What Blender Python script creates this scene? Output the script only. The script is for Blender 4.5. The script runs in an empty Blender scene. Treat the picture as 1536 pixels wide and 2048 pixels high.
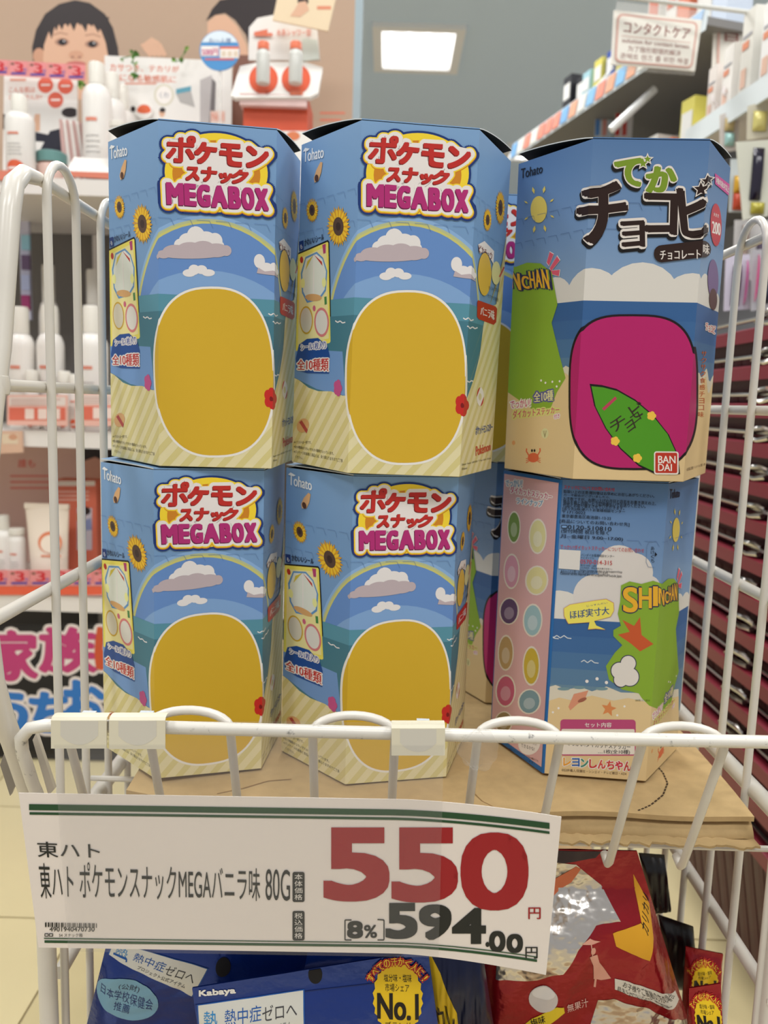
import bpy, bmesh, math, random
import numpy as np
from mathutils import Vector, geometry

random.seed(7)
SC = bpy.context.scene
COL = SC.collection
PI = math.pi

# ------------------------------------------------------------------ camera
CZ = 0.72                                   # lens height above the shop floor
FPX, PITCH, ROLL = 1619.96, 0.1345, 0.0321   # focal length in pixels of the 1536x2048 frame
cam = bpy.data.cameras.new('camera')
camo = bpy.data.objects.new('camera', cam)
COL.objects.link(camo)
cam.sensor_fit = 'VERTICAL'
cam.sensor_height = 36.0
cam.lens = FPX / 2048 * 36.0
cam.clip_start = 0.01
cam.dof.use_dof = True
cam.dof.focus_distance = 0.465
cam.dof.aperture_fstop = 10.0
cp, sp, cr, sr = math.cos(PITCH), math.sin(PITCH), math.cos(ROLL), math.sin(ROLL)
Xv, Uv, Fv = Vector((1, 0, 0)), Vector((0, sp, cp)), Vector((0, cp, -sp))
Rv, Uv2 = Xv * cr + Uv * sr, Uv * cr - Xv * sr
m3 = [[Rv[i], Uv2[i], -Fv[i]] for i in range(3)]
from mathutils import Matrix
M = Matrix(m3).to_4x4()
M.translation = (0, 0, CZ)
camo.matrix_world = M
SC.camera = camo

# ------------------------------------------------------------------ world, lamps, exposure
SC.view_settings.view_transform = 'Standard'
SC.view_settings.look = 'None'
SC.view_settings.gamma = 1.0
SC.view_settings.exposure = -0.22
SC.view_settings.use_curve_mapping = False
W = bpy.data.worlds.new('shop_air')
SC.world = W
W.use_nodes = True
W.node_tree.nodes['Background'].inputs[0].default_value = (0.98, 0.98, 1.0, 1)
W.node_tree.nodes['Background'].inputs[1].default_value = 0.50
CEIL = 1.95 + CZ


def lamp(loc, size, power, col=(1, .985, .97)):
    l = bpy.data.lights.new('ceiling_lamp', 'AREA')
    l.shape = 'RECTANGLE'
    l.size, l.size_y = size
    l.energy = power
    l.color = col
    o = bpy.data.objects.new('ceiling_lamp', l)
    o.location = loc
    COL.objects.link(o)


for lx in (-1.5, 0.0, 1.5):
    lamp((lx, -0.9, CEIL - .04), (.6, .6), 26)
    lamp((lx, 0.75, CEIL - .04), (.6, .6), 22)
    lamp((lx, 2.6, CEIL - .04), (.6, .6), 34)
    lamp((lx * 1.4, 4.4, CEIL - .04), (.6, .6), 16)
    lamp((lx * 1.4, 6.6, CEIL - .04), (.6, .6), 12)


# ------------------------------------------------------------------ helpers
def ray(x, y):
    X = (x - 768) / FPX
    Y = (y - 1024) / FPX
    a = cr * X + sr * Y
    b = -sr * X + cr * Y
    u = -b
    return (a, cp + u * sp, u * cp - sp)


def aty(x, y, Y):
    q = ray(x, y)
    k = Y / q[1]
    return Vector((q[0] * k, Y, q[2] * k + CZ))


def lin(c):
    c /= 255.0
    return c / 12.92 if c <= .04045 else ((c + .055) / 1.055) ** 2.4


MATS = {}


def mat(col, rough=.5, metal=0.0, spec=.35, noise=0.0, scale=40, bump=0.0, key='', bscale=None, k=1.1, bd=.002):
    kk = (col, rough, metal, spec, noise, scale, bump, key, bd)
    if kk in MATS:
        return MATS[kk]
    m = bpy.data.materials.new('surface')
    m.use_nodes = True
    nt = m.node_tree
    b = nt.nodes['Principled BSDF']
    c = [min(.95, lin(v) * k) for v in col]
    b.inputs['Base Color'].default_value = (*c, 1)
    b.inputs['Roughness'].default_value = rough
    b.inputs['Metallic'].default_value = metal
    b.inputs['Specular IOR Level'].default_value = spec
    if noise or bump:
        tc = nt.nodes.new('ShaderNodeTexCoord')
        n = nt.nodes.new('ShaderNodeTexNoise')
        n.inputs['Scale'].default_value = scale
        n.inputs['Detail'].default_value = 4
        nt.links.new(tc.outputs['Object'], n.inputs['Vector'])
        if noise:
            r = nt.nodes.new('ShaderNodeMapRange')
            r.inputs['To Min'].default_value = 1 - noise
            r.inputs['To Max'].default_value = 1 + noise
            mx = nt.nodes.new('ShaderNodeVectorMath')
            mx.operation = 'SCALE'
            mx.inputs[0].default_value = c
            nt.links.new(n.outputs['Fac'], r.inputs['Value'])
            nt.links.new(r.outputs['Result'], mx.inputs['Scale'])
            nt.links.new(mx.outputs[0], b.inputs['Base Color'])
        if bump:
            bp = nt.nodes.new('ShaderNodeBump')
            bp.inputs['Strength'].default_value = bump
            bp.inputs['Distance'].default_value = bd
            nt.links.new(n.outputs['Fac'], bp.inputs['Height'])
            nt.links.new(bp.outputs['Normal'], b.inputs['Normal'])
    MATS[kk] = m
    return m


def ink(r, g, b):
    return mat((r, g, b), .42, 0, .3)


def ramp_mat(stops, H, key):
    """printed board whose colour runs up the carton (local z)"""
    m = bpy.data.materials.new('printed_board')
    m.use_nodes = True
    nt = m.node_tree
    b = nt.nodes['Principled BSDF']
    b.inputs['Roughness'].default_value = .42
    b.inputs['Specular IOR Level'].default_value = .3
    tc = nt.nodes.new('ShaderNodeTexCoord')
    sx = nt.nodes.new('ShaderNodeSeparateXYZ')
    dv = nt.nodes.new('ShaderNodeMath')
    dv.operation = 'DIVIDE'
    dv.inputs[1].default_value = H
    cr_ = nt.nodes.new('ShaderNodeValToRGB')
    e = cr_.color_ramp.elements
    e[0].position, e[0].color = stops[0][0], (*[lin(v) * 1.1 for v in stops[0][1]], 1)
    e[1].position, e[1].color = stops[-1][0], (*[lin(v) * 1.1 for v in stops[-1][1]], 1)
    for p, c in stops[1:-1]:
        x = e.new(p)
        x.color = (*[lin(v) * 1.1 for v in c], 1)
    nt.links.new(tc.outputs['Object'], sx.inputs[0])
    nt.links.new(sx.outputs['Z'], dv.inputs[0])
    nt.links.new(dv.outputs[0], cr_.inputs[0])
    nt.links.new(cr_.outputs[0], b.inputs['Base Color'])
    return m


def clear_mat(veil=.12, rough=.12, col=(1, 1, 1)):
    m = bpy.data.materials.new('clear_film')
    m.use_nodes = True
    nt = m.node_tree
    nt.nodes.clear()
    out = nt.nodes.new('ShaderNodeOutputMaterial')
    tr = nt.nodes.new('ShaderNodeBsdfTransparent')
    tr.inputs[0].default_value = (*[.97 * v for v in col], 1)
    pr = nt.nodes.new('ShaderNodeBsdfPrincipled')
    pr.inputs['Base Color'].default_value = (.86, .84, .80, 1)
    pr.inputs['Roughness'].default_value = rough
    mx = nt.nodes.new('ShaderNodeMixShader')
    mx.inputs[0].default_value = veil
    nt.links.new(tr.outputs[0], mx.inputs[1])
    nt.links.new(pr.outputs[0], mx.inputs[2])
    nt.links.new(mx.outputs[0], out.inputs[0])
    return m


def glow(col, s):
    m = bpy.data.materials.new('lit_panel')
    m.use_nodes = True
    b = m.node_tree.nodes['Principled BSDF']
    b.inputs['Emission Color'].default_value = (*col, 1)
    b.inputs['Emission Strength'].default_value = s
    return m


def thing(name, label, cat, loc, group=None):
    o = bpy.data.objects.new(name, None)
    COL.objects.link(o)
    o.location = loc
    o.empty_display_size = .02
    tag(o, label, cat, group)
    return o


def tag(o, label=None, cat=None, group=None, kind=None):
    if label:
        o['label'] = label
    if cat:
        o['category'] = cat
    if group:
        o['group'] = group
    if kind:
        o['kind'] = kind
    return o


def origin(o):
    v = Vector((0, 0, 0))
    while o is not None:
        v += o.location
        o = o.parent
    return v


class MB:
    """collects shapes in world coordinates and links them as one mesh object"""

    def __init__(self):
        self.v, self.f, self.mi, self.mats, self.sm = [], [], [], [], []

    def m(self, m):
        if m not in self.mats:
            self.mats.append(m)
        return self.mats.index(m)

    def add(self, vs, fs, m, smooth=False):
        k = len(self.v)
        self.v += [tuple(p) for p in vs]
        i = self.m(m)
        for f in fs:
            self.f.append([k + a for a in f])
            self.mi.append(i)
            self.sm.append(smooth)
        return self

    def hexa(self, p, m):
        """8 corners: bottom ring then top ring"""
        return self.add(p, [(0, 3, 2, 1), (4, 5, 6, 7), (0, 1, 5, 4), (1, 2, 6, 5), (2, 3, 7, 6), (3, 0, 4, 7)], m)

    def box(self, a, b, m, bev=0):
        x0, y0, z0 = a
        x1, y1, z1 = b
        return self.hexa([(x0, y0, z0), (x1, y0, z0), (x1, y1, z0), (x0, y1, z0), (x0, y0, z1), (x1, y0, z1), (x1, y1, z1), (x0, y1, z1)], m)

    def obox(self, base, ux, uy, sz, m):
        """box standing on base point: half extents along vectors ux, uy (world), height sz"""
        b = Vector(base)
        ux, uy = Vector(ux), Vector(uy)
        up = Vector((0, 0, sz))
        r = [b - ux - uy, b + ux - uy, b + ux + uy, b - ux + uy]
        return self.hexa(r + [q + up for q in r], m)

    def tube(self, path, r, m, n=10, cap=True):
        P = [Vector(p) for p in path]
        rings = []
        t0 = (P[1] - P[0]).normalized()
        a = t0.orthogonal().normalized()
        for i, p in enumerate(P):
            t = ((P[min(i + 1, len(P) - 1)] - p).normalized() + (p - P[max(i - 1, 0)]).normalized())
            if t.length < 1e-9:
                t = t0
            t.normalize()
            a = (a - t * a.dot(t)).normalized()
            b = t.cross(a)
            rr = r[i] if isinstance(r, (list, tuple)) else r
            rings.append([p + a * (math.cos(2 * PI * k / n) * rr) + b * (math.sin(2 * PI * k / n) * rr) for k in range(n)])
        vs = [q for R in rings for q in R]
        fs = []
        for i in range(len(P) - 1):
            for k in range(n):
                fs.append((i * n + k, i * n + (k + 1) % n, (i + 1) * n + (k + 1) % n, (i + 1) * n + k))
        if cap:
            fs.append(tuple(range(n - 1, -1, -1)))
            fs.append(tuple((len(P) - 1) * n + k for k in range(n)))
        return self.add(vs, fs, m, True)

    def lathe(self, base, prof, m, n=20):
        """prof: list of (radius, height)"""
        b = Vector(base)
        vs = [b + Vector((r * math.cos(2 * PI * k / n), r * math.sin(2 * PI * k / n), h)) for r, h in prof for k in range(n)]
        fs = []
        for i in range(len(prof) - 1):
            for k in range(n):
                fs.append((i * n + k, i * n + (k + 1) % n, (i + 1) * n + (k + 1) % n, (i + 1) * n + k))
        fs.append(tuple(range(n - 1, -1, -1)))
        fs.append(tuple((len(prof) - 1) * n + k for k in range(n)))
        return self.add(vs, fs, m, True)

    def grid(self, fn, nu, nv, m, smooth=True):
        vs = [fn(i / nu, j / nv) for j in range(nv + 1) for i in range(nu + 1)]
        fs = [(j * (nu + 1) + i, j * (nu + 1) + i + 1, (j + 1) * (nu + 1) + i + 1, (j + 1) * (nu + 1) + i) for j in range(nv) for i in range(nu)]
        return self.add(vs, fs, m, smooth)

    def sheet(self, fn, nu, nv, m, th, n=(0, 1, 0), smooth=True):
        """thin closed sheet, thickness th along n"""
        n = Vector(n) * th
        self.grid(fn, nu, nv, m, smooth)
        self.grid(lambda u, v: Vector(fn(u, v)) + n, nu, nv, m, smooth)
        edge = [(i / nu, 0) for i in range(nu + 1)] + [(1, j / nv) for j in range(1, nv + 1)] + [(1 - i / nu, 1) for i in range(1, nu + 1)] + [(0, 1 - j / nv) for j in range(1, nv + 1)]
        a = [Vector(fn(*e)) for e in edge]
        b = [p + n for p in a]
        k = len(a)
        self.add(a + b, [(i, i + 1, k + i + 1, k + i) for i in range(k - 1)], m)
        return self

    def plate(self, pts, nrm, th, m):
        """flat outline with thickness th along -nrm"""
        P = [Vector(p) for p in pts]
        n = Vector(nrm).normalized() * th
        tris = geometry.tessellate_polygon([P])
        k = len(P)
        fs = [tuple(t) for t in tris] + [tuple(k + i for i in t) for t in tris] + [(i, (i + 1) % k, k + (i + 1) % k, k + i) for i in range(k)]
        return self.add(P + [p - n for p in P], fs, m)

    def build(self, name, parent=None, label=None, fix=True):
        o0 = origin(parent) if parent else Vector((0, 0, 0))
        me = bpy.data.meshes.new(name)
        me.from_pydata([tuple(Vector(p) - o0) for p in self.v], [], self.f)
        for m in self.mats:
            me.materials.append(m)
        me.polygons.foreach_set('material_index', self.mi)
        me.polygons.foreach_set('use_smooth', self.sm)
        me.update()
        if fix:
            bm = bmesh.new()
            bm.from_mesh(me)
            bmesh.ops.remove_doubles(bm, verts=bm.verts, dist=1e-6)
            bmesh.ops.recalc_face_normals(bm, faces=bm.faces)
            bm.to_mesh(me)
            bm.free()
            try:
                me.set_sharp_from_angle(angle=math.radians(40))
            except Exception:
                pass
        o = bpy.data.objects.new(name, me)
        COL.objects.link(o)
        if parent:
            o.parent = parent
        if label:
            o['label'] = label
        return o


def own_origin(o, loc):
    """move a single-mesh thing's origin to loc"""
    loc = Vector(loc)
    o.data.transform(Matrix.Translation(-loc))
    o.location = loc
    return o


# ---------------------------------------------------------------- flat printing
TXT = {}


def glyphs(s, off):
    """flat mesh of a line of lettering, scaled to the unit square"""
    off = 0.0
    if (s, off) in TXT:
        return TXT[(s, off)]
    c = bpy.data.curves.new('lettering', 'FONT')
    c.body = s
    c.offset = off
    c.resolution_u = 5
    o = bpy.data.objects.new('lettering', c)
    COL.objects.link(o)
    dg = bpy.context.evaluated_depsgraph_get()
    me = bpy.data.meshes.new_from_object(o.evaluated_get(dg))
    v = np.array([p.co[:2] for p in me.vertices])
    f = [list(p.vertices) for p in me.polygons]
    bpy.data.objects.remove(o)
    bpy.data.curves.remove(c)
    bpy.data.meshes.remove(me)
    lo, hi = v.min(0), v.max(0)
    asp = (hi[0] - lo[0]) / max(1e-6, hi[1] - lo[1])
    v = (v - lo) / np.maximum(hi - lo, 1e-6)
    TXT[(s, off)] = (v, f, asp)
    return TXT[(s, off)]


def homog(src, dst):
    A = []
    for (x, y), (u, v) in zip(src, dst):
        A.append([x, y, 1, 0, 0, 0, -u * x, -u * y, -u])
        A.append([0, 0, 0, x, y, 1, -v * x, -v * y, -v])
    Hm = np.linalg.svd(np.array(A))[2][-1].reshape(3, 3)

    def fn(x, y):
        q = Hm @ np.array([x, y, 1.0])
        return (q[0] / q[2], q[1] / q[2])
    return fn


def clip(poly, a, b, c):
    """keep a*x+b*y<=c"""
    out = []
    for i in range(len(poly)):
        p, q = poly[i], poly[(i + 1) % len(poly)]
        dp, dq = a * p[0] + b * p[1] - c, a * q[0] + b * q[1] - c
        if dp <= 0:
            out.append(p)
        if dp * dq < 0:
            t = dp / (dp - dq)
            out.append((p[0] + t * (q[0] - p[0]), p[1] + t * (q[1] - p[1])))
    return out


class Print:
    """flat artwork in surface coordinates (u, v); every piece is a coloured film a few hundredths of a mm up"""

    def __init__(self, frame=None):
        self.it = []
        self.fr = frame or (lambda x, y: (x, y))

    def poly(self, pts, m, ly):
        P = [self.fr(*p) for p in pts]
        if len(P) < 3:
            return self
        fs = [list(t) for t in geometry.tessellate_polygon([[Vector((a, b, 0)) for a, b in P]])]
        self.it.append((P, fs, m, ly))
        return self

    def rect(self, x0, y0, x1, y1, m, ly):
        return self.poly([(x0, y0), (x1, y0), (x1, y1), (x0, y1)], m, ly)

    def rrect(self, x0, y0, x1, y1, r, m, ly):
        P = []
        for cx, cy, a in ((x1 - r, y1 - r, 0), (x0 + r, y1 - r, 90), (x0 + r, y0 + r, 180), (x1 - r, y0 + r, 270)):
            for k in range(5):
                t = math.radians(a + k * 22.5)
                P.append((cx + r * math.cos(t), cy + r * math.sin(t)))
        return self.poly(P, m, ly)

    def ell(self, cx, cy, rx, ry, m, ly, n=28, rot=0, a0=0, a1=360):
        P = []
        full = a1 - a0 >= 360
        for k in range(n if full else n + 1):
            t = math.radians(a0 + (a1 - a0) * k / n)
            x, y = rx * math.cos(t), ry * math.sin(t)
            P.append((cx + x * math.cos(rot) - y * math.sin(rot), cy + x * math.sin(rot) + y * math.cos(rot)))
        return self.poly(P, m, ly)

    def line(self, pts, w, m, ly):
        for (x0, y0), (x1, y1) in zip(pts, pts[1:]):
            d = math.hypot(x1 - x0, y1 - y0) or 1
            nx, ny = -(y1 - y0) / d * w / 2, (x1 - x0) / d * w / 2
            self.poly([(x0 + nx, y0 + ny), (x1 + nx, y1 + ny), (x1 - nx, y1 - ny), (x0 - nx, y0 - ny)], m, ly)
        return self

    def text(self, s, q, m, ly, off=0.0, dx=0, dy=0):
        """q: (x0,y0,x1,y1) or four corners TL,TR,BR,BL in frame coordinates (y down)"""
        if not isinstance(q[0], (tuple, list)):
            x0, y0, x1, y1 = q
            q = [(x0, y0), (x1, y0), (x1, y1), (x0, y1)]
        if off >= .015:
            # bold: two copies a hair apart
            hgt = math.hypot(q[3][0] - q[0][0], q[3][1] - q[0][1])
            self.text(s, q, m, ly, 0, dx - off * hgt * .7, dy)
            self.text(s, q, m, ly, 0, dx + off * hgt * .7, dy + off * hgt * .5)
            return self
        v, f, asp = glyphs(s, off)
        P = []
        for a, b in v:
            tx = [q[0][i] * (1 - a) + q[1][i] * a for i in (0, 1)]
            bx = [q[3][i] * (1 - a) + q[2][i] * a for i in (0, 1)]
            P.append(self.fr(tx[0] * b + bx[0] * (1 - b) + dx, tx[1] * b + bx[1] * (1 - b) + dy))
        self.it.append((P, f, m, ly))
        return self

    def halo(self, s, q, r, m, ly, off=0.0, n=10, dx=0, dy=0):
        for k in range(n):
            self.text(s, q, m, ly, off, dx + r * math.cos(2 * PI * k / n), dy + r * math.sin(2 * PI * k / n))
        return self

    def heavy(self, s, q, r, m, ly, off=0, dx=0, dy=0, rx=None):
        """bold lettering with square corners: the letter stamped eight times inside its box"""
        rx = r if rx is None else rx
        if not isinstance(q[0], (tuple, list)):
            x0, y0, x1, y1 = q
            q = [(x0, y0), (x1, y0), (x1, y1), (x0, y1)]
        q = [(q[0][0] + rx, q[0][1] + r), (q[1][0] - rx, q[1][1] + r), (q[2][0] - rx, q[2][1] - r), (q[3][0] + rx, q[3][1] - r)]
        k = 2 if max(r, rx) > 2.5 else 1
        for a in range(-k, k + 1):
            for b in range(-k, k + 1):
                if max(abs(a), abs(b)) == k:
                    self.text(s, q, m, ly, 0, dx + a * rx / k, dy + b * r / k)
        return self

    def arc_text(self, s, cx, cy, r, h, a0, a1, m, ly, off=.02, wfac=.8):
        """letters round the top of a circle, angles in degrees clockwise from the left"""
        n = len(s)
        for i, ch in enumerate(s):
            t = math.radians(a0 + (a1 - a0) * (i + .5) / n)
            da = math.radians((a1 - a0) / n) * (.2 if ch == '!' else wfac) / 2
            c = lambda tt, rr: (cx - rr * math.cos(tt), cy - rr * math.sin(tt))
            self.text(ch, [c(t - da, r + h), c(t + da, r + h), c(t + da, r), c(t - da, r)], m, ly, off)
        return self

    def build(self, name, parent, mp, cuts_u=(), cuts_v=(), bounds=None, eps=4e-5, label=None, plain_cuts=True):
        """mp(u, v, lift) gives the point on the surface"""
        mb = MB()
        for seq, (P, fs, m, ly) in enumerate(self.it):
            ly = ly + ((seq % 32) * 1.15e-6) / eps
            us = [p[0] for p in P]
            vs_ = [p[1] for p in P]
            cu = [c for c in cuts_u if min(us) < c < max(us)]
            cv = [c for c in cuts_v if min(vs_) < c < max(vs_)]
            out_b = bounds and (min(us) < bounds[0] or max(us) > bounds[1] or min(vs_) < bounds[2] or max(vs_) > bounds[3])
            pieces = []
            if not cu and not cv and not out_b:
                mb.add([mp(u, v, eps * ly) for u, v in P], fs, m)
                continue
            for f in fs:
                ps = [[P[i] for i in f]]
                if out_b:
                    for a, b, c in ((-1, 0, -bounds[0]), (1, 0, bounds[1]), (0, -1, -bounds[2]), (0, 1, bounds[3])):
                        ps = [clip(q, a, b, c) for q in ps]
                        ps = [q for q in ps if len(q) > 2]
                for c in cu:
                    ps = [r for q in ps for r in (clip(q, 1, 0, c), clip(q, -1, 0, -c)) if len(r) > 2]
                for c in cv:
                    ps = [r for q in ps for r in (clip(q, 0, 1, c), clip(q, 0, -1, -c)) if len(r) > 2]
                pieces += ps
            for q in pieces:
                # nudge fold points so that each piece stays on its own face
                cx = sum(p[0] for p in q) / len(q)
                cy = sum(p[1] for p in q) / len(q)
                mb.add([mp(u + max(-4e-6, min(4e-6, cx - u)), v, eps * ly) if not plain_cuts else mp(u, v, eps * ly) for u, v in q], [tuple(range(len(q)))], m)
        return mb.build(name, parent, label, fix=False)


def plane_map(Y, lift_dir=-1):
    """surface facing the shopper at depth Y; u, v are pixels of the photograph's frame"""
    return lambda x, y, l: aty(x, y, Y - l)


WHITE = ink(226, 220, 214)
BLACK = ink(22, 18, 18)
# ================================================================== STRUCTURE
tile_m = [mat(c, .3, 0, .4, .05, 8) for c in ((198, 184, 142), (204, 190, 148), (192, 178, 136))]
grout_m = mat((168, 156, 132), .8)
fl = MB().box((-3.2, -1.5, -.05), (3.2, 9.0, -.004), grout_m).build('floor')
tag(fl, kind='structure')
tile_meshes = []
for tm in tile_m:
    t_ = MB()
    t_.box((-.1485, -.1485, -.006), (.1485, .1485, 0), tm)
    o = t_.build('tile', fl)
    tile_meshes.append(o.data)
    bpy.data.objects.remove(o)
for i in range(-9, 10):
    for j in range(0, 9):
        o = bpy.data.objects.new('tile', random.choice(tile_meshes))
        COL.objects.link(o)
        o.parent = fl
        o.location = (i * .3 + .05, .28 + j * .3, 0)
ceil_m = mat((198, 216, 234), .8)
c_ = MB().box((-5.0, -1.5, CEIL), (5.0, 9.4, CEIL + .05), ceil_m).build('ceiling')
tag(c_, kind='structure')
w_ = MB().box((-5.0, 9.0, 0), (5.0, 9.1, CEIL), mat((205, 200, 192), .8)).build('wall_back')
tag(w_, kind='structure')
tr_ = MB().box((-5.0, 8.94, CEIL - .5), (5.0, 9.0, CEIL - .42), mat((225, 222, 215), .6)).build('trim_1')
tag(tr_, kind='structure')


def ceiling_panel(x0, y0, x1, y1, label):
    o = thing('ceiling_light', label, 'light', ((x0 + x1) / 2, (y0 + y1) / 2, CEIL), 'recessed ceiling lights')
    fr = mat((225, 225, 225), .5)
    f = MB()
    b = .05
    for a in (((x0, y0), (x1, y0 + b)), ((x0, y1 - b), (x1, y1)), ((x0, y0 + b), (x0 + b, y1 - b)), ((x1 - b, y0 + b), (x1, y1 - b))):
        f.box((a[0][0], a[0][1], CEIL - .025), (a[1][0], a[1][1], CEIL), fr)
    f.build('frame', o)
    MB().box((x0 + b, y0 + b, CEIL - .012), (x1 - b, y1 - b, CEIL - .001), glow((1, .98, .95), 1.6)).build('diffuser', o)
    n = 4
    w = (x1 - x0 - 2 * b) / n
    for k in range(n):
        t = MB()
        xc = x0 + b + w * (k + .5)
        t.tube([(xc, y0 + .1, CEIL - .02), (xc, y1 - .1, CEIL - .02)], .012, glow((1, 1, 1), 6), 8)
        t.build('tube', o)


def atc(px, py):
    q = ray(px, py)
    k = (CEIL - CZ) / q[2]
    return q[0] * k, q[1] * k


ceiling_panel(atc(748, 128)[0], atc(840, 46)[1], atc(916, 132)[0], atc(840, 138)[1], 'square lit ceiling panel with bright tubes above the blue boxes')
a = atc(1288, 300)
ceiling_panel(a[0], a[1], a[0] + .5, a[1] + .6, 'lit ceiling panel seen just under the hanging white sign')
a = atc(1150, 288)
ceiling_panel(a[0] - .5, a[1], a[0] + .45, a[1] + .4, 'distant lit ceiling panel just over the top edge of the brown lettered box')

# ================================================================== WIRE RACK
paint = mat((204, 199, 189), .28, 0, .5, .03, 60)
scuffed = mat((222, 216, 204), .28, 0, .5, .0, 60, .0, 'scuffed')
_nt = scuffed.node_tree
_tc, _n, _r = _nt.nodes.new('ShaderNodeTexCoord'), _nt.nodes.new('ShaderNodeTexNoise'), _nt.nodes.new('ShaderNodeValToRGB')
_n.inputs['Scale'].default_value = 130
_n.inputs['Detail'].default_value = 8
_n.inputs['Roughness'].default_value = .75
_r.color_ramp.elements[0].position, _r.color_ramp.elements[0].color = .30, (.10, .10, .10, 1)
_r.color_ramp.elements[1].position, _r.color_ramp.elements[1].color = .42, (.70, .67, .60, 1)
_nt.links.new(_tc.outputs['Object'], _n.inputs['Vector'])
_nt.links.new(_n.outputs['Fac'], _r.inputs[0])
_nt.links.new(_r.outputs[0], _nt.nodes['Principled BSDF'].inputs['Base Color'])
RX0, RX1 = -.200, .250
Z = lambda z: z + CZ
rack = thing('wire_display_rack', 'white coated wire display rack holding the snack boxes', 'rack', (.02, .6, 0))


def arc(c, r, a0, a1, ax, ay, n=8):
    c, ax, ay = Vector(c), Vector(ax), Vector(ay)
    return [c + ax * (r * math.cos(math.radians(a0 + (a1 - a0) * k / n))) + ay * (r * math.sin(math.radians(a0 + (a1 - a0) * k / n))) for k in range(n + 1)]


def part_tube(name, path, r, n=12, label=None, m=None):
    return MB().tube(path, r, m or paint, n).build(name, rack, label)


# side frames
for s, X, y0 in ((0, RX0, .4723), (1, RX1, .4634)):
    sg = 1 if s == 0 else -1
    # bent end post, top rail, middle and lower rails
    post = [(.475, .1182), (.456, .116), (.444, .1075), (.438, .092), (.430, .055), (.423, .022), (.412, -.01), (.401, -.055), (.397, -.11), (.404, -.150), (.413, -.172), (.424, -.193), (.443, -.232), (.458, -.265)]
    part_tube('corner_post', [(X, y, Z(z)) for y, z in post], [.0038, .0047, .0055] + [.0057] * 11)
    part_tube('side_rail', [(X, .90, Z(.1182)), (X, .475, Z(.1182))], .0034)
    part_tube('side_rail', [(X, .90, Z(.0025)), (X, .416, Z(.0025))], .0034)
    part_tube('side_rail', [(X, .90, Z(-.118)), (X, .398, Z(-.118))], .0039)
    part_tube('base_tube', [(X, .90, Z(-.2857 if s == 0 else -.2452)), (X, .455, Z(-.2857 if s == 0 else -.2452))], .0055)
    part_tube('base_tube', [(X, .90, Z(-.3585 if s else -.372)), (X, .455 if s else .478, Z(-.3585 if s else -.372))], .0045)
    MB().lathe((X, .418, Z(-.004)), [(.002, 0), (.0062, .002), (.0068, .0065), (.0062, .011), (.002, .013)], paint, 12).build('weld', rack)
    xi = X + sg * .0056
    for k in range(5):
        ya = y0 + k * .0858
        yb = ya + .0429
        rr = (yb - ya) / 2
        zt = .1085
        p = [(xi, ya, Z(-.68)), (xi, ya, Z(-.25)), (xi, ya, Z(zt))] + arc((xi, (ya + yb) / 2, Z(zt)), rr, 180, 0, (0, 1, 0), (0, 0, 1), 12)[1:-1] + [(xi, yb, Z(zt)), (xi, yb, Z(-.25)), (xi, yb, Z(-.68))]
        part_tube('side_wire', p, .0026)
    # feet
    part_tube('foot_post', [(X, .458, Z(-.265)), (X, .462, Z(-.45)), (X, .462, 0)], .0057)
    part_tube('foot_post', [(X, .905, Z(.1182)), (X, .905, 0)], .0057)
# back
for k in range(11):
    x = -.185 + k * .042
    part_tube('back_wire', [(x, .905, Z(-.62)), (x, .905, Z(-.02))], .0022, 8)
part_tube('back_rail', [(RX0, .91, Z(-.02)), (RX1, .91, Z(-.02))], .0031)
part_tube('back_rail', [(RX0, .91, Z(-.2857)), (RX1, .91, Z(-.2857))], .0042)

# front rail with the bent left end
FRY = .410
rail = [(-.186, .436, Z(-.246)), (-.190, .424, Z(-.215)), (-.1905, .414, Z(-.192)), (-.1895, .411, Z(-.1835)), (-.1845, .410, Z(-.1775)), (-.176, .410, Z(-.1755))] + [(x, .410, Z(-.1745 + (x + .12) * .006)) for x in (-.12, .0, .1)] + [(.235, .410, Z(-.1715)), (.247, .412, Z(-.175)), (.25, .417, Z(-.187))]
part_tube('front_rail', rail, .0035, 14, None, scuffed)
xs = [.1870 - .0443 * k for k in range(9)]
part_tube('front_wire', [(xs[8], .4162, Z(-.1760)), (xs[8], .4162, Z(-.1795)), (xs[8], .4565, Z(-.270)), (xs[8], .460, Z(-.2735)), (xs[8], .468, Z(-.2715))], .0025)
for k in range(4):
    xa, xb = xs[2 * k + 1], xs[2 * k]
    c = (xa + xb) / 2
    r = (xb - xa) / 2
    top = arc((c, .4160, Z(-.1775)), 1, 180, 0, (r, 0, 0), (0, .004, .0090), 14)
    p = [(xa, .468, Z(-.2715)), (xa, .460, Z(-.2735)), (xa, .4565, Z(-.270)), (xa, .4162, Z(-.1795))] + top + [(xb, .4162, Z(-.1795)), (xb, .4565, Z(-.270)), (xb, .460, Z(-.2735)), (xb, .468, Z(-.2715))]
    part_tube('front_wire', p, .0025)
for k in range(7):
    yy = .474 + k * .065
    part_tube('shelf_wire', [(RX0, yy, Z(-.2685)), (RX1, yy, Z(-.2685))], .002, 8)
# hinge plates at the left front corner
MB().plate([aty(65, 1480, .421), aty(72, 1466, .421), aty(109, 1578, .432), aty(97, 1592, .432)], (0, -1, 0), .003, paint).build('hinge_plate', rack)
MB().plate([aty(0, 1530, .436), aty(18, 1478, .436), aty(34, 1560, .446), aty(20, 1592, .446)], (0, -1, 0), .003, mat((150, 145, 138), .4)).build('hinge_plate', rack)
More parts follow.
